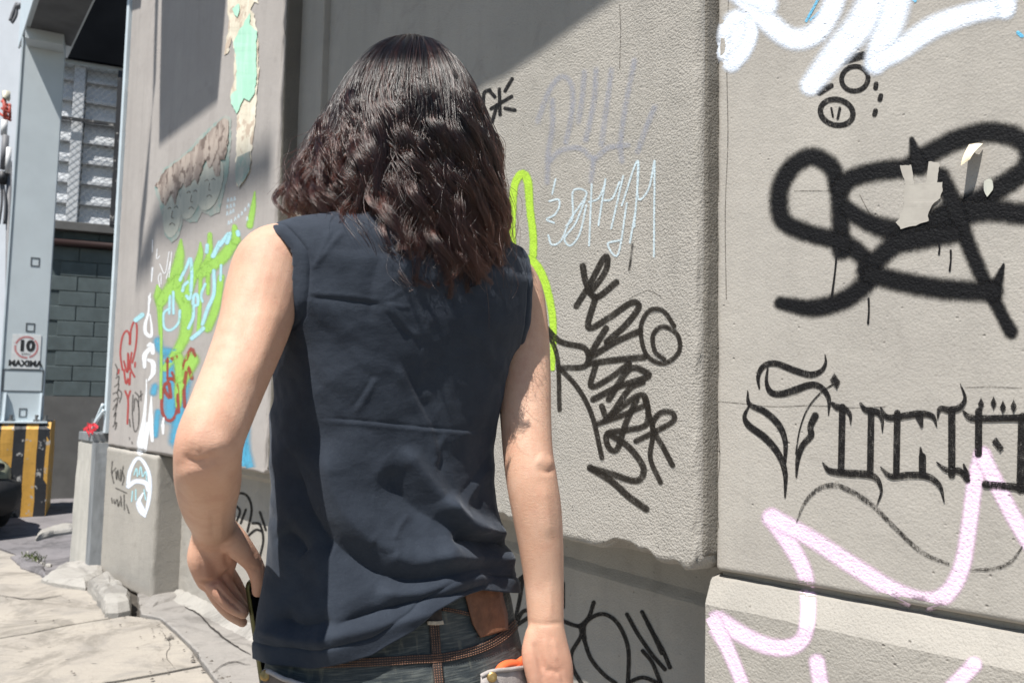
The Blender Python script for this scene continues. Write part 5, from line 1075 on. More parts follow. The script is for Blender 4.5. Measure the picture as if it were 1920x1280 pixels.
# ------------------------------------------------------------------ shirt
def seg_dist(P, line):
    """distance (px) of points P to a polyline, and position along it"""
    best = np.full(len(P), 1e9); pos_ = np.zeros(len(P)); L = np.asarray(line, float); acc = 0; tot = np.linalg.norm(np.diff(L, axis=0), axis=1).sum(); side = np.zeros(len(P))
    for a, b in zip(L, L[1:]):
        d = b-a; l = np.linalg.norm(d); t = np.clip(((P-a)@d)/(l*l), 0, 1); q = a+t[:, None]*d; r = np.linalg.norm(P-q, axis=1); m = r < best
        cr = (d[0]*(P[:, 1]-a[1])-d[1]*(P[:, 0]-a[0]))/l
        best[m] = r[m]; pos_[m] = (acc+t[m]*l)/tot; side[m] = cr[m]; acc += l
    return best, pos_, side
def proj_many(V):
    q = V-CAM; zc = q@fw; return np.c_[CX+F*(q@rt)/zc, CY-F*(q@up)/zc]
C4 = lambda *p: cv_(p, 1.4227, 440, 380)
#      polyline, amplitude m (+ ridge, - valley), half width px
FOLDS = [(C4((215, 572), (330, 580), (420, 588), (520, 600), (600, 606), (690, 612)), -.0020, 5), (C4((215, 580), (330, 588), (520, 608), (690, 620)), .0018, 7),
         (C4((405, 262), (430, 300), (460, 335), (492, 362)), .0026, 6), (C4((408, 268), (440, 278), (470, 276)), .0016, 5), (C4((405, 262), (430, 245), (450, 232)), .0014, 5), (C4((398, 285), (430, 325), (470, 362)), -.0018, 7), (C4((190, 240), (270, 246), (330, 252), (402, 262)), .0024, 7), (C4((190, 252), (270, 258), (330, 264), (400, 272)), -.0026, 9),
         (C4((380, 462), (350, 515), (322, 562)), .0022, 7), (C4((372, 450), (338, 512), (310, 552)), -.0015, 8), (C4((430, 420), (478, 530), (510, 590), (528, 660), (524, 740)), .0048, 11), (C4((446, 420), (494, 525), (530, 600), (545, 660), (540, 735)), -.0042, 12),
         (C4((560, 612), (545, 650), (530, 700)), .0026, 8), (C4((690, 690), (640, 760), (590, 830)), .003, 10), (C4((700, 640), (640, 730), (575, 800)), -.0025, 10), (C4((500, 380), (497, 440), (488, 490)), .002, 8), (C4((640, 330), (690, 420), (735, 470)), .003, 12), (C4((610, 340), (660, 430), (720, 500)), -.002, 12),
         (C4((292, 72), (262, 108), (205, 180)), .0026, 6), (C4((262, 66), (240, 110), (215, 165)), .0020, 6), (C4((420, 90), (370, 200), (360, 330)), -.002, 18),
         # large drapes across the lower back
         (C4((150, 640), (180, 780), (260, 900), (370, 980), (480, 1005), (600, 985), (745, 960)), -.010, 24), (C4((240, 620), (270, 780), (350, 890), (470, 960), (560, 930), (640, 900)), .010, 30), (C4((400, 700), (470, 800), (560, 860), (640, 880)), -.006, 24),
         (C4((440, 640), (520, 760), (600, 840), (700, 890)), .009, 20), (C4((545, 780), (600, 850), (670, 880), (735, 890)), .012, 16), (C4((560, 905), (640, 900), (700, 905), (740, 920)), -.012, 13), (C4((520, 945), (620, 950), (700, 950), (745, 968)), .008, 16),
         (C4((370, 1040), (480, 1040), (600, 1000), (690, 985)), .008, 20), (C4((250, 1130), (360, 1095), (480, 1060), (600, 1035), (700, 1005)), -.011, 12), (C4((200, 1160), (330, 1140), (450, 1110), (560, 1075), (640, 1045)), .007, 18),
         (C4((420, 900), (440, 860), (470, 830)), .003, 9), (C4((360, 905), (395, 930), (430, 935)), -.004, 12), (C4((120, 870), (160, 900), (190, 940)), -.006, 16), (C4((110, 1100), (180, 1130), (270, 1110)), -.007, 14), (C4((80, 1130), (160, 1165), (260, 1160)), .006, 15), (C4((100, 520), (110, 700), (105, 850)), .004, 22)]
def shirt_dims(z):
    T = np.array([[.90, 490, 970], [.95, 490, 968], [1.00, 496, 964], [1.05, 503, 952], [1.10, 506, 934], [1.17, 509, 924], [1.24, 511, 930], [1.31, 512, 950], [1.38, 522, 978], [1.44, 530, 985], [1.46, 534, 982]])
    xl = np.interp(z, T[:, 0], T[:, 1]); xr = np.interp(z, T[:, 0], T[:, 2])
    return xl, xr
def fit_ring(z, xl, xr, ratio, e=0.86, yc=1.10):
    """centre x and half width of a body ring whose outline in the picture runs from xl to xr"""
    cX, a = ((xl+xr)/2-CX)/F*yc, (xr-xl)/2*yc/F/0.9; t = np.linspace(0, 2*math.pi, 72, endpoint=False); ct, st = np.cos(t), np.sin(t)
    for it in range(8):
        V = np.array([cX, yc, z])+np.sign(ct)[:, None]*(np.abs(ct)**e*a)[:, None]*LV+np.sign(st)[:, None]*(np.abs(st)**e*a*ratio)[:, None]*FV
        x_ = proj_many(V)[:, 0]; a *= (xr-xl)/(x_.max()-x_.min()); cX += ((xl+xr)/2-(x_.max()+x_.min())/2)/F*yc*0.8
    return cX, a
ZG = np.linspace(.90, 1.46, 29); RG = np.array([fit_ring(z, *shirt_dims(z), 0.64) for z in ZG])
NS, NVV = 540, 320
top = [(1.450, .204, .108), (1.468, .205, .102), (1.483, .200, .094), (1.496, .182, .085), (1.508, .140, .077), (1.520, .105, .071), (1.532, .082, .066), (1.548, .074, .064)]
SV = np.zeros((NVV, NS, 3)); ang = np.linspace(0, 2*math.pi, NS, endpoint=False)
def hem_z(ang):
    """height of the hem round the body: the photographed hem line on the back, level in front"""
    cX, a = fit_ring(.99, *shirt_dims(.99), 0.64); ct, st = np.cos(ang), np.sin(ang); e = 0.86
    V = np.array([cX, 1.10, .99])+np.sign(ct)[:, None]*(np.abs(ct)**e*a)[:, None]*LV+np.sign(st)[:, None]*(np.abs(st)**e*a*.64)[:, None]*FV; x_ = proj_many(V)[:, 0]
    hx = [485, 520, 590, 696, 766, 801, 854, 907, 962]; hy = [1226, 1244, 1250, 1226, 1182, 1148, 1121, 1106, 1112]
    zz = np.array([at_y(px, np.interp(px, hx, hy), v[1])[2] for px, v in zip(x_, V)])
    nrm = LV*0; facing = np.array([-(LV*c*0.64+FV*s_)@np.array([V_[0]*0, 1, 0]) for c, s_, V_ in zip(ct, st, V)])   # >0 towards the camera
    iL, iR = np.argmin(x_), np.argmax(x_); out = zz.copy(); n = len(ang); k = (iL+1) % n; front = []
    step = 1 if facing[(iL+n//8) % n] < facing[(iL-n//8) % n] else -1
    k = iL; seq = []
    while k != iR: k = (k+step) % n; seq.append(k)
    for q, k in enumerate(seq): t = q/max(1, len(seq)-1); out[k] = zz[iL]*(1-t)+zz[iR]*t
    for it in range(6): out = (np.roll(out, 1)+np.roll(out, -1)+2*out)/4
    return out
hz = hem_z(ang)
for j in range(NVV):
    u = j/(NVV-1)
    if u < 0.80:
        z = hz+(1.45-hz)*(u/0.80)
        cX = np.interp(z, ZG, RG[:, 0]); a = np.interp(z, ZG, RG[:, 1]); b = a*0.64; kk = np.clip((z-1.33)/0.08, 0, 1); a = a+(0.204-a)*kk*kk*(3-2*kk)      # outline follows the photographed silhouette
        c = np.c_[cX, np.full(NS, 1.10), z]
    else:
        q = (u-0.80)/0.20*(len(top)-1)+0; k = min(int(q), len(top)-2); fr_ = q-k
        zz, aa, bb = [top[k][i]*(1-fr_)+top[k+1][i]*fr_ for i in range(3)]
        c = np.c_[np.full(NS, RG[-1, 0]), np.full(NS, 1.10), np.full(NS, zz)]; a, b = aa, bb
    e = 0.86; ct, st = np.cos(ang), np.sin(ang)
    SV[j] = c+np.sign(ct)[:, None]*(np.abs(ct)**e*a)[:, None]*LV+np.sign(st)[:, None]*(np.abs(st)**e*b)[:, None]*FV
# smooth the transition to the shoulders
for it in range(8):
    S2 = SV.copy(); S2[1:-1] = (SV[:-2]+SV[2:]+2*SV[1:-1])/4; m_ = np.arange(NVV) > NVV*0.55; SV[m_] = S2[m_]
Vt = SV.reshape(-1, 3)
def grid_normals(S):
    du = np.roll(S, -1, 1)-np.roll(S, 1, 1); dv = np.gradient(S, axis=0); n = np.cross(du, dv); n /= np.linalg.norm(n, axis=2)[:, :, None]+1e-12; return n
NR = grid_normals(SV).reshape(-1, 3)
cen = Vt-BC; cen[:, 2] = 0
if (NR*cen).sum(1).mean() < 0: NR = -NR
PX = proj_many(Vt); disp = np.zeros(len(Vt)); back = np.clip((-(NR@fw)+0.15)/0.4, 0, 1)
for line, amp, wd in FOLDS:
    Lc = catmull(line, 3); r = np.full(len(PX), 1e9); t_ = np.zeros(len(PX)); lo2, hi2 = Lc.min(0)-3*wd, Lc.max(0)+3*wd
    near = (back > 0) & (PX > lo2).all(1) & (PX < hi2).all(1); r[near], t_[near], sd = seg_dist(PX[near], Lc); fall = np.clip(np.minimum(t_, 1-t_)/0.16, 0, 1); fall = fall*fall*(3-2*fall)
    disp += amp*np.exp(-(np.maximum(r, 1e-6)/(wd*(0.75 if wd < 13 else 1.0)))**1.4)*fall*back*(0.62 if wd < 13 else 1.25)
wr = np.array([noise.noise(Vector((p[0]*9, p[1]*9, p[2]*5)))*0.0045+noise.noise(Vector((p[0]*22+p[2]*14, p[1]*22, p[2]*16)))*0.0022+noise.noise(Vector((p[0]*60+p[2]*30, p[1]*60, p[2]*46)))*0.0009-abs(noise.noise(Vector((p[0]*14-p[2]*9, p[1]*14, p[2]*11+5))))*0.0045 for p in Vt])
hgt = (Vt[:, 2]-np.tile(hz, NVV)).reshape(-1)
disp += wr*np.clip((1.52-Vt[:, 2])/0.05, 0, 1)
disp += -0.0022*np.exp(-((hgt-0.021)/0.0022)**2)+0.0012*np.exp(-((hgt-0.012)/0.008)**2)     # stitched hem
disp += 0.007*np.clip(1-hgt/0.10, 0, 1)                 # the hem stands off the hips
# loose gathers at the hem
ta = np.tile(ang, NVV); disp += 0.006*np.sin(ta*7+1.0)*np.clip(1-hgt/0.25, 0, 1)*np.clip(hgt/0.03+0.4, 0, 1)
cxo = float(np.interp(1.42, ZG, RG[:, 0])); lat0 = (np.array([cxo, 1.10, 0])-BC)@LV
def lim(z, s_):
    k = np.clip((z-1.425)/0.06, 0, 1); k = k*k*(3-2*k); k2 = np.clip((z-1.452)/0.034, 0, 1); base = (0.183+0.006*k if s_ > 0 else 0.151+0.008*k)+(0.014 if s_ > 0 else 0.0)*k2
    low = np.clip((1.375-z)/0.055, 0, 1); return base+0.06*low**2
rl_ = (Vt-BC)@LV-lat0; zz_ = Vt[:, 2]
for s_ in (1, -1):      # folded and stitched armhole binding
    de = lim(zz_, s_)-s_*rl_; on = (zz_ > 1.32) & (zz_ < 1.53) & (s_*rl_ > 0.08)
    disp += on*(-0.0020*np.exp(-((de-0.012)/0.0020)**2)+0.0012*np.exp(-((de-0.005)/0.0045)**2))
Vt = Vt+NR*disp[:, None]
# armholes
lat = (Vt-BC)@LV; z_ = Vt[:, 2]
keep = np.ones(len(Vt), bool); LIM = np.zeros(len(Vt))
relat = lat-lat0
lo_cut = 1.318
outL = (relat > lim(z_, 1)) & (z_ > lo_cut); outR = (-relat > lim(z_, -1)) & (z_ > lo_cut)
out = outL | outR
fs = np.array(grid_faces(NS, NVV, True)); kf = ~out[fs].all(1); fs = fs[kf]
used = np.zeros(len(Vt), bool); used[fs.ravel()] = True
for idx, s_, sg_ in ((outL & used, 1, 1), (outR & used, -1, -1)):
    tgt = lat0+sg_*lim(z_, s_); Vt[idx] += ((tgt-lat)[idx])[:, None]*LV
remap = -np.ones(len(Vt), int); remap[used] = np.arange(used.sum())
M_sh, nt, b = new_mat('navy_cotton'); p = pos(nt)
n1 = noise_n(nt, p, 30, 4, 0.6); n2 = noise_n(nt, p, 900, 2, 0.6); n3 = noise_n(nt, p, 5, 4, 0.6)
c = mixc(nt, smooth_n(nt, n1, 0.35, 0.7), (0.0192, 0.0252, 0.0372), (0.0245, 0.0318, 0.0455)); c = mixc(nt, math_n(nt, 'MULTIPLY', smooth_n(nt, n2, 0.55, 0.8), 0.5), c, (0.060, 0.073, 0.094)); c = mixc(nt, math_n(nt, 'MULTIPLY', smooth_n(nt, n3, 0.5, 0.75), 0.3), c, (0.040, 0.049, 0.064))
nt.links.new(c, b.inputs['Base Color']); b.inputs['Roughness'].default_value = 0.85; b.inputs['Specular IOR Level'].default_value = 0.25; b.inputs['Sheen Weight'].default_value = 0.12; b.inputs['Sheen Roughness'].default_value = 0.45; b.inputs['Sheen Tint'].default_value = (0.75, 0.8, 0.9, 1)
h = math_n(nt, 'ADD', math_n(nt, 'MULTIPLY', noise_n(nt, p, 1400, 2, 0.6), 0.25), math_n(nt, 'ADD', math_n(nt, 'MULTIPLY', noise_n(nt, p, 120, 4, 0.65), 0.5), noise_n(nt, stretch(nt, p, (1, 1, 1.6)), 34, 3, 0.6))); bump_to(nt, b, h, 0.35, 0.004)
M['shirt'] = M_sh
shirt = mesh_obj('shirt', Vt[used], remap[fs].tolist(), M_sh, person, True); sm = shirt.modifiers.new('t', 'SOLIDIFY'); sm.thickness = 0.0022; sm.offset = -1
# stitched binding round each armhole
sh_bv = BVHTree.FromPolygons([Vector(v) for v in Vt[used]], remap[fs].tolist())

emboss(body_o, SKIN_FOLDS)
# ------------------------------------------------------------------ jeans
J = Blob()
jc = lambda l, f, z: bw(l+0.0, f, z)
rg_ = []
for (z, xl, xr, rt_o) in ((1.04, 532, 944, .54), (1.01, 522, 954, .555), (.97, 508, 966, .585), (.93, 492, 978, .63), (.89, 478, 988, .68), (.85, 474, 990, .71), (.80, 486, 980, .66)):
    cX, a = fit_ring(z, xl, xr, rt_o, .9); rg_.append((np.array([cX, 1.10, z]), a, a*rt_o, .9))
J.rings(rg_); print('jeans', [(r[0].round(3).tolist(), round(r[1], 3)) for r in rg_]); print('shirt', RG.round(3)[::4].tolist())
for s_ in (1, -1): J.limb3([jc(s_*.085, 0, .86), jc(s_*.09, .0, .72), jc(s_*.09, .01, .50), jc(s_*.095, -.01, .28), jc(s_*.10, 0, .10)], [.088, .088, .072, .066, .068], 24, 5)
def denim():
    m, nt, b = new_mat('dark_denim'); p = pos(nt)
    a = noise_n(nt, p, 14, 5, 0.65); st = noise_n(nt, stretch(nt, p, (14, 14, 210)), 2.2, 3, 0.6); v = noise_n(nt, stretch(nt, p, (60, 60, 6)), 1.6, 3, 0.6)
    c = mixc(nt, smooth_n(nt, a, 0.35, 0.7), (0.024, 0.032, 0.037), (0.062, 0.072, 0.074))
    c = mixc(nt, math_n(nt, 'MULTIPLY', smooth_n(nt, st, 0.45, 0.75), 0.55), c, (0.16, 0.17, 0.155)); c = mixc(nt, math_n(nt, 'MULTIPLY', smooth_n(nt, v, 0.55, 0.75), 0.5), c, (0.17, 0.165, 0.13))
    nt.links.new(c, b.inputs['Base Color']); b.inputs['Roughness'].default_value = 0.85; bump_to(nt, b, math_n(nt, 'ADD', st, noise_n(nt, p, 60, 4)), 0.4, 0.003); return m
M['denim'] = denim()
jeans = J.build('jeans', M['denim'], person, 0.006, 6)
nv_ = len(jeans.data.vertices); co_ = np.empty(nv_*3); no_ = np.empty(nv_*3); jeans.data.vertices.foreach_get('co', co_); jeans.data.vertex_normals.foreach_get('vector', no_)
co_ = co_.reshape(-1, 3); no_ = no_.reshape(-1, 3)
dj = np.array([noise.noise(Vector((q[0]*16, q[1]*16, q[2]*30)))*0.003+noise.noise(Vector((q[0]*45, q[1]*45, q[2]*20)))*0.0012 for q in co_])
jeans.data.vertices.foreach_set('co', (co_+no_*dj[:, None]).ravel()); jeans.data.update()
jb = BVHTree.FromPolygons([v.co+Vector(BC) for v in jeans.data.vertices], [list(p.vertices) for p in jeans.data.polygons])
def strap(name, pts, wd, m, parent, bv, off=0.0015, thick=0.0015, n=6, across=4):
    P = catmull(pts, n); W = np.interp(np.linspace(0, 1, len(P)), np.linspace(0, 1, len(wd)) if isinstance(wd, (list, tuple)) else [0, 1], wd if isinstance(wd, (list, tuple)) else [wd, wd])*0.5
    T = np.gradient(P, axis=0); T /= np.linalg.norm(T, axis=1)[:, None]+1e-9; vs, ok = [], {}
    for i in range(len(P)):
        nn = np.array([-T[i][1], T[i][0]])
        for j in range(across+1):
            q = P[i]+nn*W[i]*(2*j/across-1); h = on_wall(q[0], q[1], off, bv)
            if h is None: continue
            ok[(i, j)] = len(vs); vs.append(h)
    fs_ = [[ok[a] for a in ((i, j), (i+1, j), (i+1, j+1), (i, j+1))] for i in range(len(P)-1) for j in range(across) if all(a in ok for a in ((i, j), (i+1, j), (i+1, j+1), (i, j+1)))]
    o = mesh_obj(name, vs, fs_, m, parent, True); q = o.modifiers.new('t', 'SOLIDIFY'); q.thickness = thick; q.offset = 0; return o
M['seam'] = plain('seam_denim', (0.055, 0.045, 0.042), 0.85, var=0.4, scale=120); M['thread'] = plain('rust_thread', (0.30, 0.155, 0.10), 0.8, var=0.5, scale=300); M['thread_pale'] = plain('pale_thread', (0.52, 0.45, 0.36), 0.8, var=0.3, scale=200)
M['leather'] = plain('brown_leather', (0.20, 0.085, 0.045), 0.55, var=0.45, scale=60, bump=0.5, bscale=260); M['canvas'] = plain('grey_canvas', (0.40, 0.36, 0.34), 0.85, var=0.2, scale=90, bump=0.5, bscale=500); M['brass'] = plain('brass', (0.45, 0.30, 0.12), 0.4, 0.8, var=0.4, scale=200); M['orange'] = plain('orange_rubber', (0.85, 0.16, 0.055), 0.5, var=0.15)
def seam(pts, wd, rows, parent):
    s_ = strap('seam', pts, wd, M['seam'], parent, jb, 0.0015, 0.002)
    for r in rows:
        P = catmull(pts, 14); T = np.gradient(P, axis=0); T /= np.linalg.norm(T, axis=1)[:, None]; Q = P+np.c_[-T[:, 1], T[:, 0]]*r*wd*0.5
        seg = np.r_[0, np.cumsum(np.linalg.norm(np.diff(Q, axis=0), axis=1))]; vs, fs_ = [], []
        for d in np.arange(0, seg[-1]-4, 4.6):
            a = [np.interp(d, seg, Q[:, i]) for i in (0, 1)]; b_ = [np.interp(d+2.8, seg, Q[:, i]) for i in (0, 1)]
            h0, h1 = on_wall(*a, 0.0030, jb), on_wall(*b_, 0.0030, jb)
            if h0 is None or h1 is None: continue
            v, f = tube_vf([h0, (h0+h1)/2-ray(*a)*0.0003, h1], [.0004, .0006, .0004], 5); k = len(vs); vs += v; fs_ += [tuple(i+k for i in q) for q in f]
        if vs: st_ = mesh_obj('stitching', vs, fs_, M['thread'], s_, True); st_['kind'] = 'stuff'
    return s_
seam([(600, 1243), (700, 1240), (770, 1236), (830, 1232), (890, 1218), (935, 1196), (968, 1166)], 17, (-.75, -.2, .35, .8), jeans)
seam([(812, 1166), (815, 1200), (818, 1240), (824, 1300)], 18, (-.7, -.2, .3, .75), jeans)
seam([(828, 1141), (858, 1146), (880, 1151), (900, 1152)], 7, (-.6, .5), jeans)
strap('belt_loop', [(809, 1120), (811, 1140), (812, 1166)], 25, M['seam'], jeans, jb, 0.0045, 0.003); strap('bar_tack', [(797, 1168), (812, 1168), (826, 1166)], 7, M['thread_pale'], jeans, jb, 0.0065, 0.002)
pt = strap('leather_patch', [(900, 1096), (905, 1125), (914, 1160), (922, 1188)], [72, 66, 66, 52], M['leather'], jeans, jb, 0.0045, 0.002, 8, 8)
def pocket(name, rim, drop, m, button, label=None):
    """bag pocket: outer cloth with a rolled rim standing off the seat"""
    P = catmull(rim, 8); vs = []; rows = 7
    for i, q in enumerate(P):
        t = i/(len(P)-1)
        for r in range(rows):
            h = on_wall(q[0], q[1]+drop*r/(rows-1), 0.010+0.010*math.sin(math.pi*t)*(1-r/(rows-1)), jb)
            if h is None: h = np.array(vs[-1]) if vs else px3(q[0], q[1], 1.0)
            vs.append(h)
    o = mesh_obj(name, vs, grid_faces(rows, len(P)), m, jeans, True); q_ = o.modifiers.new('t', 'SOLIDIFY'); q_.thickness = 0.003
    rp_ = [np.array(vs[i*rows]) for i in range(len(P))]; v, f = tube_vf(rp_, 0.0028, 8); mesh_obj('pocket_rim', v, f, M['canvas'], o, True)
    if button:
        h = on_wall(button[0], button[1], 0.017, jb); nrm = -Vector(ray(*button)).normalized(); tt = [np.array(Vector(h)+nrm*d) for d in (0, .002, .0035, .0036)]
        v, f = tube_vf(tt, [.0062, .0066, .0058, .003], 16); mesh_obj('button', v, f, M['brass'], o, True)
    return o
M['dark_canvas'] = plain('brown_canvas', (0.14, 0.115, 0.10), 0.85, var=0.3, scale=80, bump=0.4, bscale=400)
pocket('back_pocket', [(892, 1268), (905, 1261), (940, 1259), (975, 1252), (1000, 1244)], 90, M['canvas'], (906, 1271))
pocket('back_pocket', [(508, 1262), (530, 1258), (560, 1272), (600, 1290)], 60, M['dark_canvas'], (520, 1266))
strap('pocket_strap', [(978, 1215), (984, 1235), (998, 1252)], [16, 18, 14], M['canvas'], jeans, jb, 0.02, 0.003)
for l_ in ([(1000, 1246), (1012, 1262), (1030, 1290)], [(1001, 1250), (1006, 1270), (1018, 1300)]):
    v, f = tube_vf([px3(a, b_, 1.155) for a, b_ in catmull(l_, 6)], 0.0016, 6); mesh_obj('zip_cord', v, f, M['canvas'], jeans, True)
v, f = tube_vf([px3(990, 1240, 1.15), px3(998, 1248, 1.15), px3(1004, 1256, 1.15)], [.003, .005, .002], 8); mesh_obj('zip_pull', v, f, M['bolt'], jeans, True)
# orange gloves peeping out of the pocket
gl = thing('rubber_gloves', px3(955, 1290, 1.13), 'orange rubber gloves tucked in the back pocket', 'gloves')
for s_ in ([(924, 1262), (935, 1250), (955, 1247), (968, 1254), (960, 1266)], [(962, 1256), (972, 1244), (984, 1248), (980, 1262)], [(950, 1258), (962, 1246), (972, 1238), (976, 1246)]):
    hh = [on_wall(a, b_, 0.009, jb) for a, b_ in catmull(s_, 6)]; hh = [h for h in hh if h is not None]
    if len(hh) < 4: print('miss', s_); continue
    v, f = tube_vf(hh, 0.0062, 10); mesh_obj('glove_finger', v, f, M['orange'], gl, True)
# shoes
M['shoe'] = plain('black_shoe', (0.03, 0.03, 0.032), 0.6)
for s_ in (1, -1):
    S = Blob(); S.limb3([bw(s_*.10, -.05, .05), bw(s_*.10, .04, .052), bw(s_*.105, .13, .042), bw(s_*.108, .19, .036)], [.044, .046, .042, .032], 18, 5); S.v = [np.array([p[0], p[1], max(p[2], 0.004)]) for p in S.v]; mesh_obj('shoe', S.v, S.f, M['shoe'], person, True)
# ------------------------------------------------------------------ phone
M['phone_edge'] = plain('olive_metal', (0.13, 0.125, 0.05), 0.35, 0.5, var=0.3, scale=60); M['phone_glass'] = plain('black_glass', (0.006, 0.006, 0.008), 0.12, var=0.1)
pu = np.array([.58, .815, 0.0]); pv = px3(476, 1230, 1.088)-px3(455, 1090, 1.082); pv /= np.linalg.norm(pv); pu = pu-pv*(pu@pv); pu /= np.linalg.norm(pu); pn = np.cross(pu, pv); pn = pn if pn[1] < 0 else -pn
po = px3(457, 1089, 1.084)
phone = thing('phone', po+pv*0.15, 'dark phone with olive metal edge held in the left hand at the pocket', 'phone')
def pw(a, b_, c_): return po+pu*a+pv*b_+pn*c_
def rrect(w_, h_, r_, n=6):
    out = []
    for (cx_, cy_, a0) in ((w_-r_, r_, -90), (w_-r_, h_-r_, 0), (r_, h_-r_, 90), (r_, r_, 180)):
        for i in range(n+1): a = rad(a0+90*i/n); out.append((cx_+r_*math.cos(a), cy_+r_*math.sin(a)))
    return out
RR = rrect(.074, .155, .011); n_ = len(RR)
prof = [(0.0012, 0.0), (0.0, 0.0012), (0.0, 0.0073), (0.0012, 0.0085)]
vs = []
for (ins, c_) in prof:
    for (x, y) in RR: vs.append(pw(x+(ins if x < .037 else -ins), y+(ins if y < .0775 else -ins), c_))
fs_ = grid_faces(n_, 4, True)+[tuple(range(n_)), tuple(reversed(range(3*n_, 4*n_)))]
mesh_obj('frame', vs, fs_, M['phone_edge'], phone, True)
for nm, c_ in (('screen', 0.0088), ('back_glass', -0.0003)):
    vs = [pw(.002+x*(.070/.074), .002+y*(.151/.155), c_) for x, y in RR]; mesh_obj(nm, vs, [tuple(range(n_))], M['phone_glass'], phone)

# ------------------------------------------------------------------ hair
def zc(y): return float(at_y(772, y, 1.11)[2])
YS = np.array([60, 75, 85, 110, 150, 200, 250, 300, 350, 390, 450, 500, 540, 600])
ZS = np.array([zc(y) for y in YS]); k_ = 1.11/F
R_l = np.array([0, 30, 62, 92, 122, 152, 176, 208, 242, 250, 220, 170, 140, 120])*k_
R_r = np.array([0, 28, 55, 88, 118, 142, 166, 178, 186, 190, 193, 192, 180, 150])*k_
R_c = np.array([0, .03, .045, .072, .095, .112, .122, .130, .137, .143, .152, .158, .156, .15])
R_f = np.array([0, .03, .045, .070, .088, .096, .098, .098, .098, .098, .10, .10, .10, .10])
o_ = np.argsort(ZS); ZSo = ZS[o_]
ZD = np.linspace(ZSo[0]-.02, ZSo[-1]+.03, 240); kern = np.exp(-np.linspace(-2.2, 2.2, 25)**2); kern /= kern.sum()
def smooth_prof(q):
    v = np.interp(ZD, ZSo, q[o_]); return np.convolve(np.pad(v, 12, mode='edge'), kern, 'valid')
DL, DR, DC, DF = [smooth_prof(q) for q in (R_l, R_r, R_c, R_f)]
def env(phi, z):
    c, s = np.cos(phi), np.sin(phi)
    rl, rr, rc, rf = [np.interp(z, ZD, q) for q in (DL, DR, DC, DF)]
    return np.maximum(c, 0)**2*rr+np.maximum(-c, 0)**2*rl+np.maximum(-s, 0)**2*rc+np.maximum(s, 0)**2*rf
EP = np.radians([-180, -160, -140, -120, -90, -60, -30, 0, 30, 90, 150, 180]); EY = np.array([404, 406, 428, 486, 546, 568, 562, 532, 472, 448, 404, 404])
def end_z(phi):
    return np.interp(np.interp(phi, EP, EY), YS, ZS)
HX = HC.copy()
def hair_path(phi0, pol, length_mul, rho, rs, npt=26):
    """centre line of one lock: from the scalp over the hair shell down to the tip"""
    hx = np.array([.080*math.sin(pol)*math.cos(phi0), .088*math.sin(pol)*math.sin(phi0), .119*math.cos(pol)]); root = HX+hx
    ze = end_z((phi0+math.pi) % (2*math.pi)-math.pi)+rs.normal(0, .013); zr = root[2]; ze = zr-(zr-ze)*length_mul
    s = np.linspace(0, 1, npt); z = zr-(zr-ze)*(s**1.15)
    hd = np.clip((z-HX[2])/.119, -1, 1); rhead = .084*np.sqrt(np.maximum(0, 1-hd**2)); rhead = np.where(z < HX[2], np.maximum(rhead, .060), rhead)
    R = env(np.full(npt, phi0), z+0.004); r = rhead+(np.maximum(R, rhead+.002)-rhead)*(rho*(1-np.exp(-s*6)))
    r[0] = math.hypot(hx[0], hx[1]); r = np.maximum(r, r[0]*np.exp(-s*20))
    wl = rs.uniform(.13, .21); L = np.r_[0, np.cumsum(np.hypot(np.diff(z), np.diff(r)))]; ph0 = 7.0*noise.noise(Vector((math.cos(phi0)*2.0, math.sin(phi0)*2.0, rho*3.0)))+rs.normal(0, .8); A = rs.uniform(.008, .020)
    g = np.clip((L-.09)/.14, 0, 1); g = g*g*(3-2*g); th = 2*math.pi*L/wl+ph0; th2 = 2*math.pi*L/rs.uniform(.06, .085)+rs.uniform(0, 6.28); A2 = rs.uniform(.0015, .0055)
    curl = np.clip((s-.62)/.38, 0, 1)**1.5*rs.uniform(.3, 1.0)*.015; th3 = 2*math.pi*s*rs.uniform(1.8, 2.8)+ph0
    tang = A*g*np.sin(th)*1.2+A2*g*np.sin(th2)+curl*np.sin(th3); radial = A*g*np.cos(th)*0.6-A*g*0.45+A2*g*np.cos(th2)*0.7+curl*np.cos(th3)*0.6-curl*0.5
    flick = np.clip((s-.80)/.2, 0, 1)**2*rs.normal(0.000, .010); drift = rs.normal(0, .07)*s
    phi = phi0+drift+tang/np.maximum(r, .05); rr = r+radial+flick
    z = z+.010*np.exp(-s*8)*max(0, 1-pol)
    return np.c_[HX[0]+rr*np.cos(phi), HX[1]+rr*np.sin(phi), z+np.clip((s-.85)/.15, 0, 1)**2*rs.uniform(-.004, .012)]
rs = np.random.default_rng(5)
strands, radii_, tone = [], [], []
NL = 880
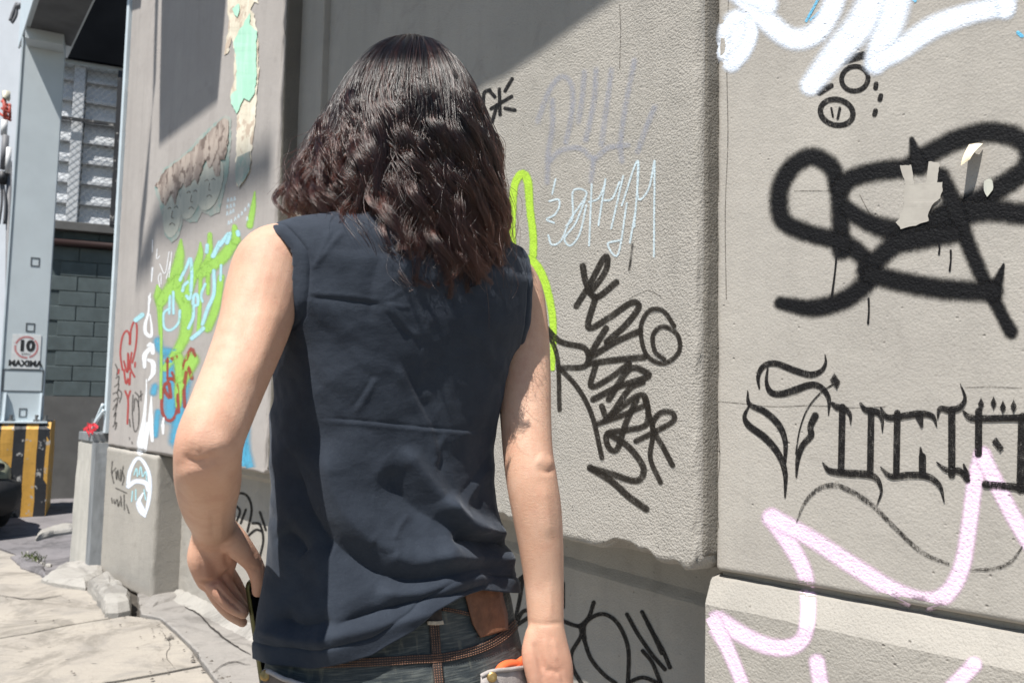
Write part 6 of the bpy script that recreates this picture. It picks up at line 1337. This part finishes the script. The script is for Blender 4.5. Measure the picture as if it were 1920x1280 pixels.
for L_ in range(NL):
    while True:
        ph = rs.uniform(-math.pi, math.pi); pol = math.acos(1-rs.uniform(0, 1)*1.25) if rs.uniform() < .62 else rs.uniform(0, .75)
        pol = min(pol, 1.85)+.02; facing = math.cos(ph-math.atan2(FV[1], FV[0]))
        if facing > 0.35 and pol > 0.75: continue
        break
    rho = np.clip(1.03-.42*(pol/1.8)+rs.uniform(-.22, .06), .3, 1.04)
    ctr = hair_path(ph, pol, rs.uniform(.90, 1.03), rho, rs)
    n_st = int(rs.integers(40, 62)); npt = len(ctr); s = np.linspace(0, 1, npt)
    wid = rs.uniform(.006, .0135)*np.interp(s, [0, .15, .6, .9, 1], [.9, 1.0, .92, .66, .42])
    T = np.gradient(ctr, axis=0); T /= np.linalg.norm(T, axis=1)[:, None]; rad_d = ctr-HX; rad_d[:, 2] = 0; rad_d /= np.linalg.norm(rad_d, axis=1)[:, None]+1e-9; sd = np.cross(T, rad_d); sd /= np.linalg.norm(sd, axis=1)[:, None]+1e-9
    for q in range(n_st):
        a, b_ = rs.normal(0, .55), rs.normal(0, .32); f1, f2 = rs.uniform(2, 6), rs.uniform(2, 6); p1, p2 = rs.uniform(0, 6.28, 2); am = rs.uniform(.0004, .0016)
        pts = ctr+sd*(a*wid+am*s*np.sin(f1*6.28*s+p1))[:, None]+rad_d*(b_*wid*0.8+am*s*np.sin(f2*6.28*s+p2))[:, None]
        cut = rs.uniform(.82, 1.0) if rs.uniform() < .4 else 1.0; u = s*cut
        pts = np.c_[[np.interp(u, s, pts[:, i]) for i in range(3)]].T
        if rs.uniform() < .03:      # stray hairs
            pts = pts+(rad_d*(s**2)[:, None]*rs.uniform(.0, .028)+sd*(s**2)[:, None]*rs.normal(0, .02))
        strands.append(pts); tone.append(rs.uniform())
S_ = np.array(strands); ns, npt = S_.shape[:2]
# keep hair outside the shirt and the skull
hc = bpy.data.hair_curves.new('hair'); hc.add_curves([npt]*ns)
bcv = np.array(BC); hc.points.foreach_set('position', (S_-bcv).reshape(-1).astype(np.float32))
rad_s = np.interp(np.linspace(0, 1, npt), [0, .1, .7, 1], [.00026, .00032, .00028, .00010]); rad_all = np.tile(rad_s, ns)*np.repeat(0.8+0.5*np.array(tone), npt)
at = hc.attributes.get('radius') or hc.attributes.new('radius', 'FLOAT', 'POINT'); at.data.foreach_set('value', rad_all.astype(np.float32))
tn = hc.attributes.new('tone', 'FLOAT', 'CURVE'); tn.data.foreach_set('value', np.array(tone, np.float32))
tp_ = hc.attributes.new('along', 'FLOAT', 'POINT'); tp_.data.foreach_set('value', np.tile(np.linspace(0, 1, npt), ns).astype(np.float32))
mh = bpy.data.materials.new('dark_brown_hair'); mh.use_nodes = True; nt = mh.node_tree; nt.nodes.remove(nt.nodes['Principled BSDF'])
hb = N(nt, 'ShaderNodeBsdfHairPrincipled'); hb.parametrization = 'COLOR'
at1 = N(nt, 'ShaderNodeAttribute'); at1.attribute_name = 'along'; at2 = N(nt, 'ShaderNodeAttribute'); at2.attribute_name = 'tone'
c = mixc(nt, smooth_n(nt, at1.outputs['Fac'], 0.35, 1.0), (0.0016, 0.0010, 0.0010), (0.0120, 0.0038, 0.0025)); c = mixc(nt, math_n(nt, 'MULTIPLY', smooth_n(nt, at2.outputs['Fac'], 0.6, 1.0), 0.5), c, (0.024, 0.0075, 0.0046))
nt.links.new(c, hb.inputs['Color']); hb.inputs['Roughness'].default_value = 0.19; hb.inputs['Radial Roughness'].default_value = 0.34; hb.inputs['IOR'].default_value = 1.50; hb.inputs['Coat'].default_value = 0.0
nt.links.new(hb.outputs[0], nt.nodes['Material Output'].inputs[0])
hc.materials.append(mh); ho = bpy.data.objects.new('hair', hc); COL.objects.link(ho); ho.parent = person
# scalp shell under the strands so that no skin shows between the locks
SB = Blob(); SB.ball(HX-FV*0.008-ZV*0.004, (.072, .087, .110), 24, RB); M['scalp'] = plain('hair_base', (0.018, 0.012, 0.011), 0.7)
sv = [p for p in SB.v]; mesh_obj('hair_cap', sv, [f for f in SB.f if np.mean([((np.asarray(sv[i])-HX)@FV)*1.0-((np.asarray(sv[i])-HX)[2])*0.75 for i in f]) < 0.030], M['scalp'], person, True)
for o in list(bpy.data.objects):
    if '_o' in o: del o['_o']
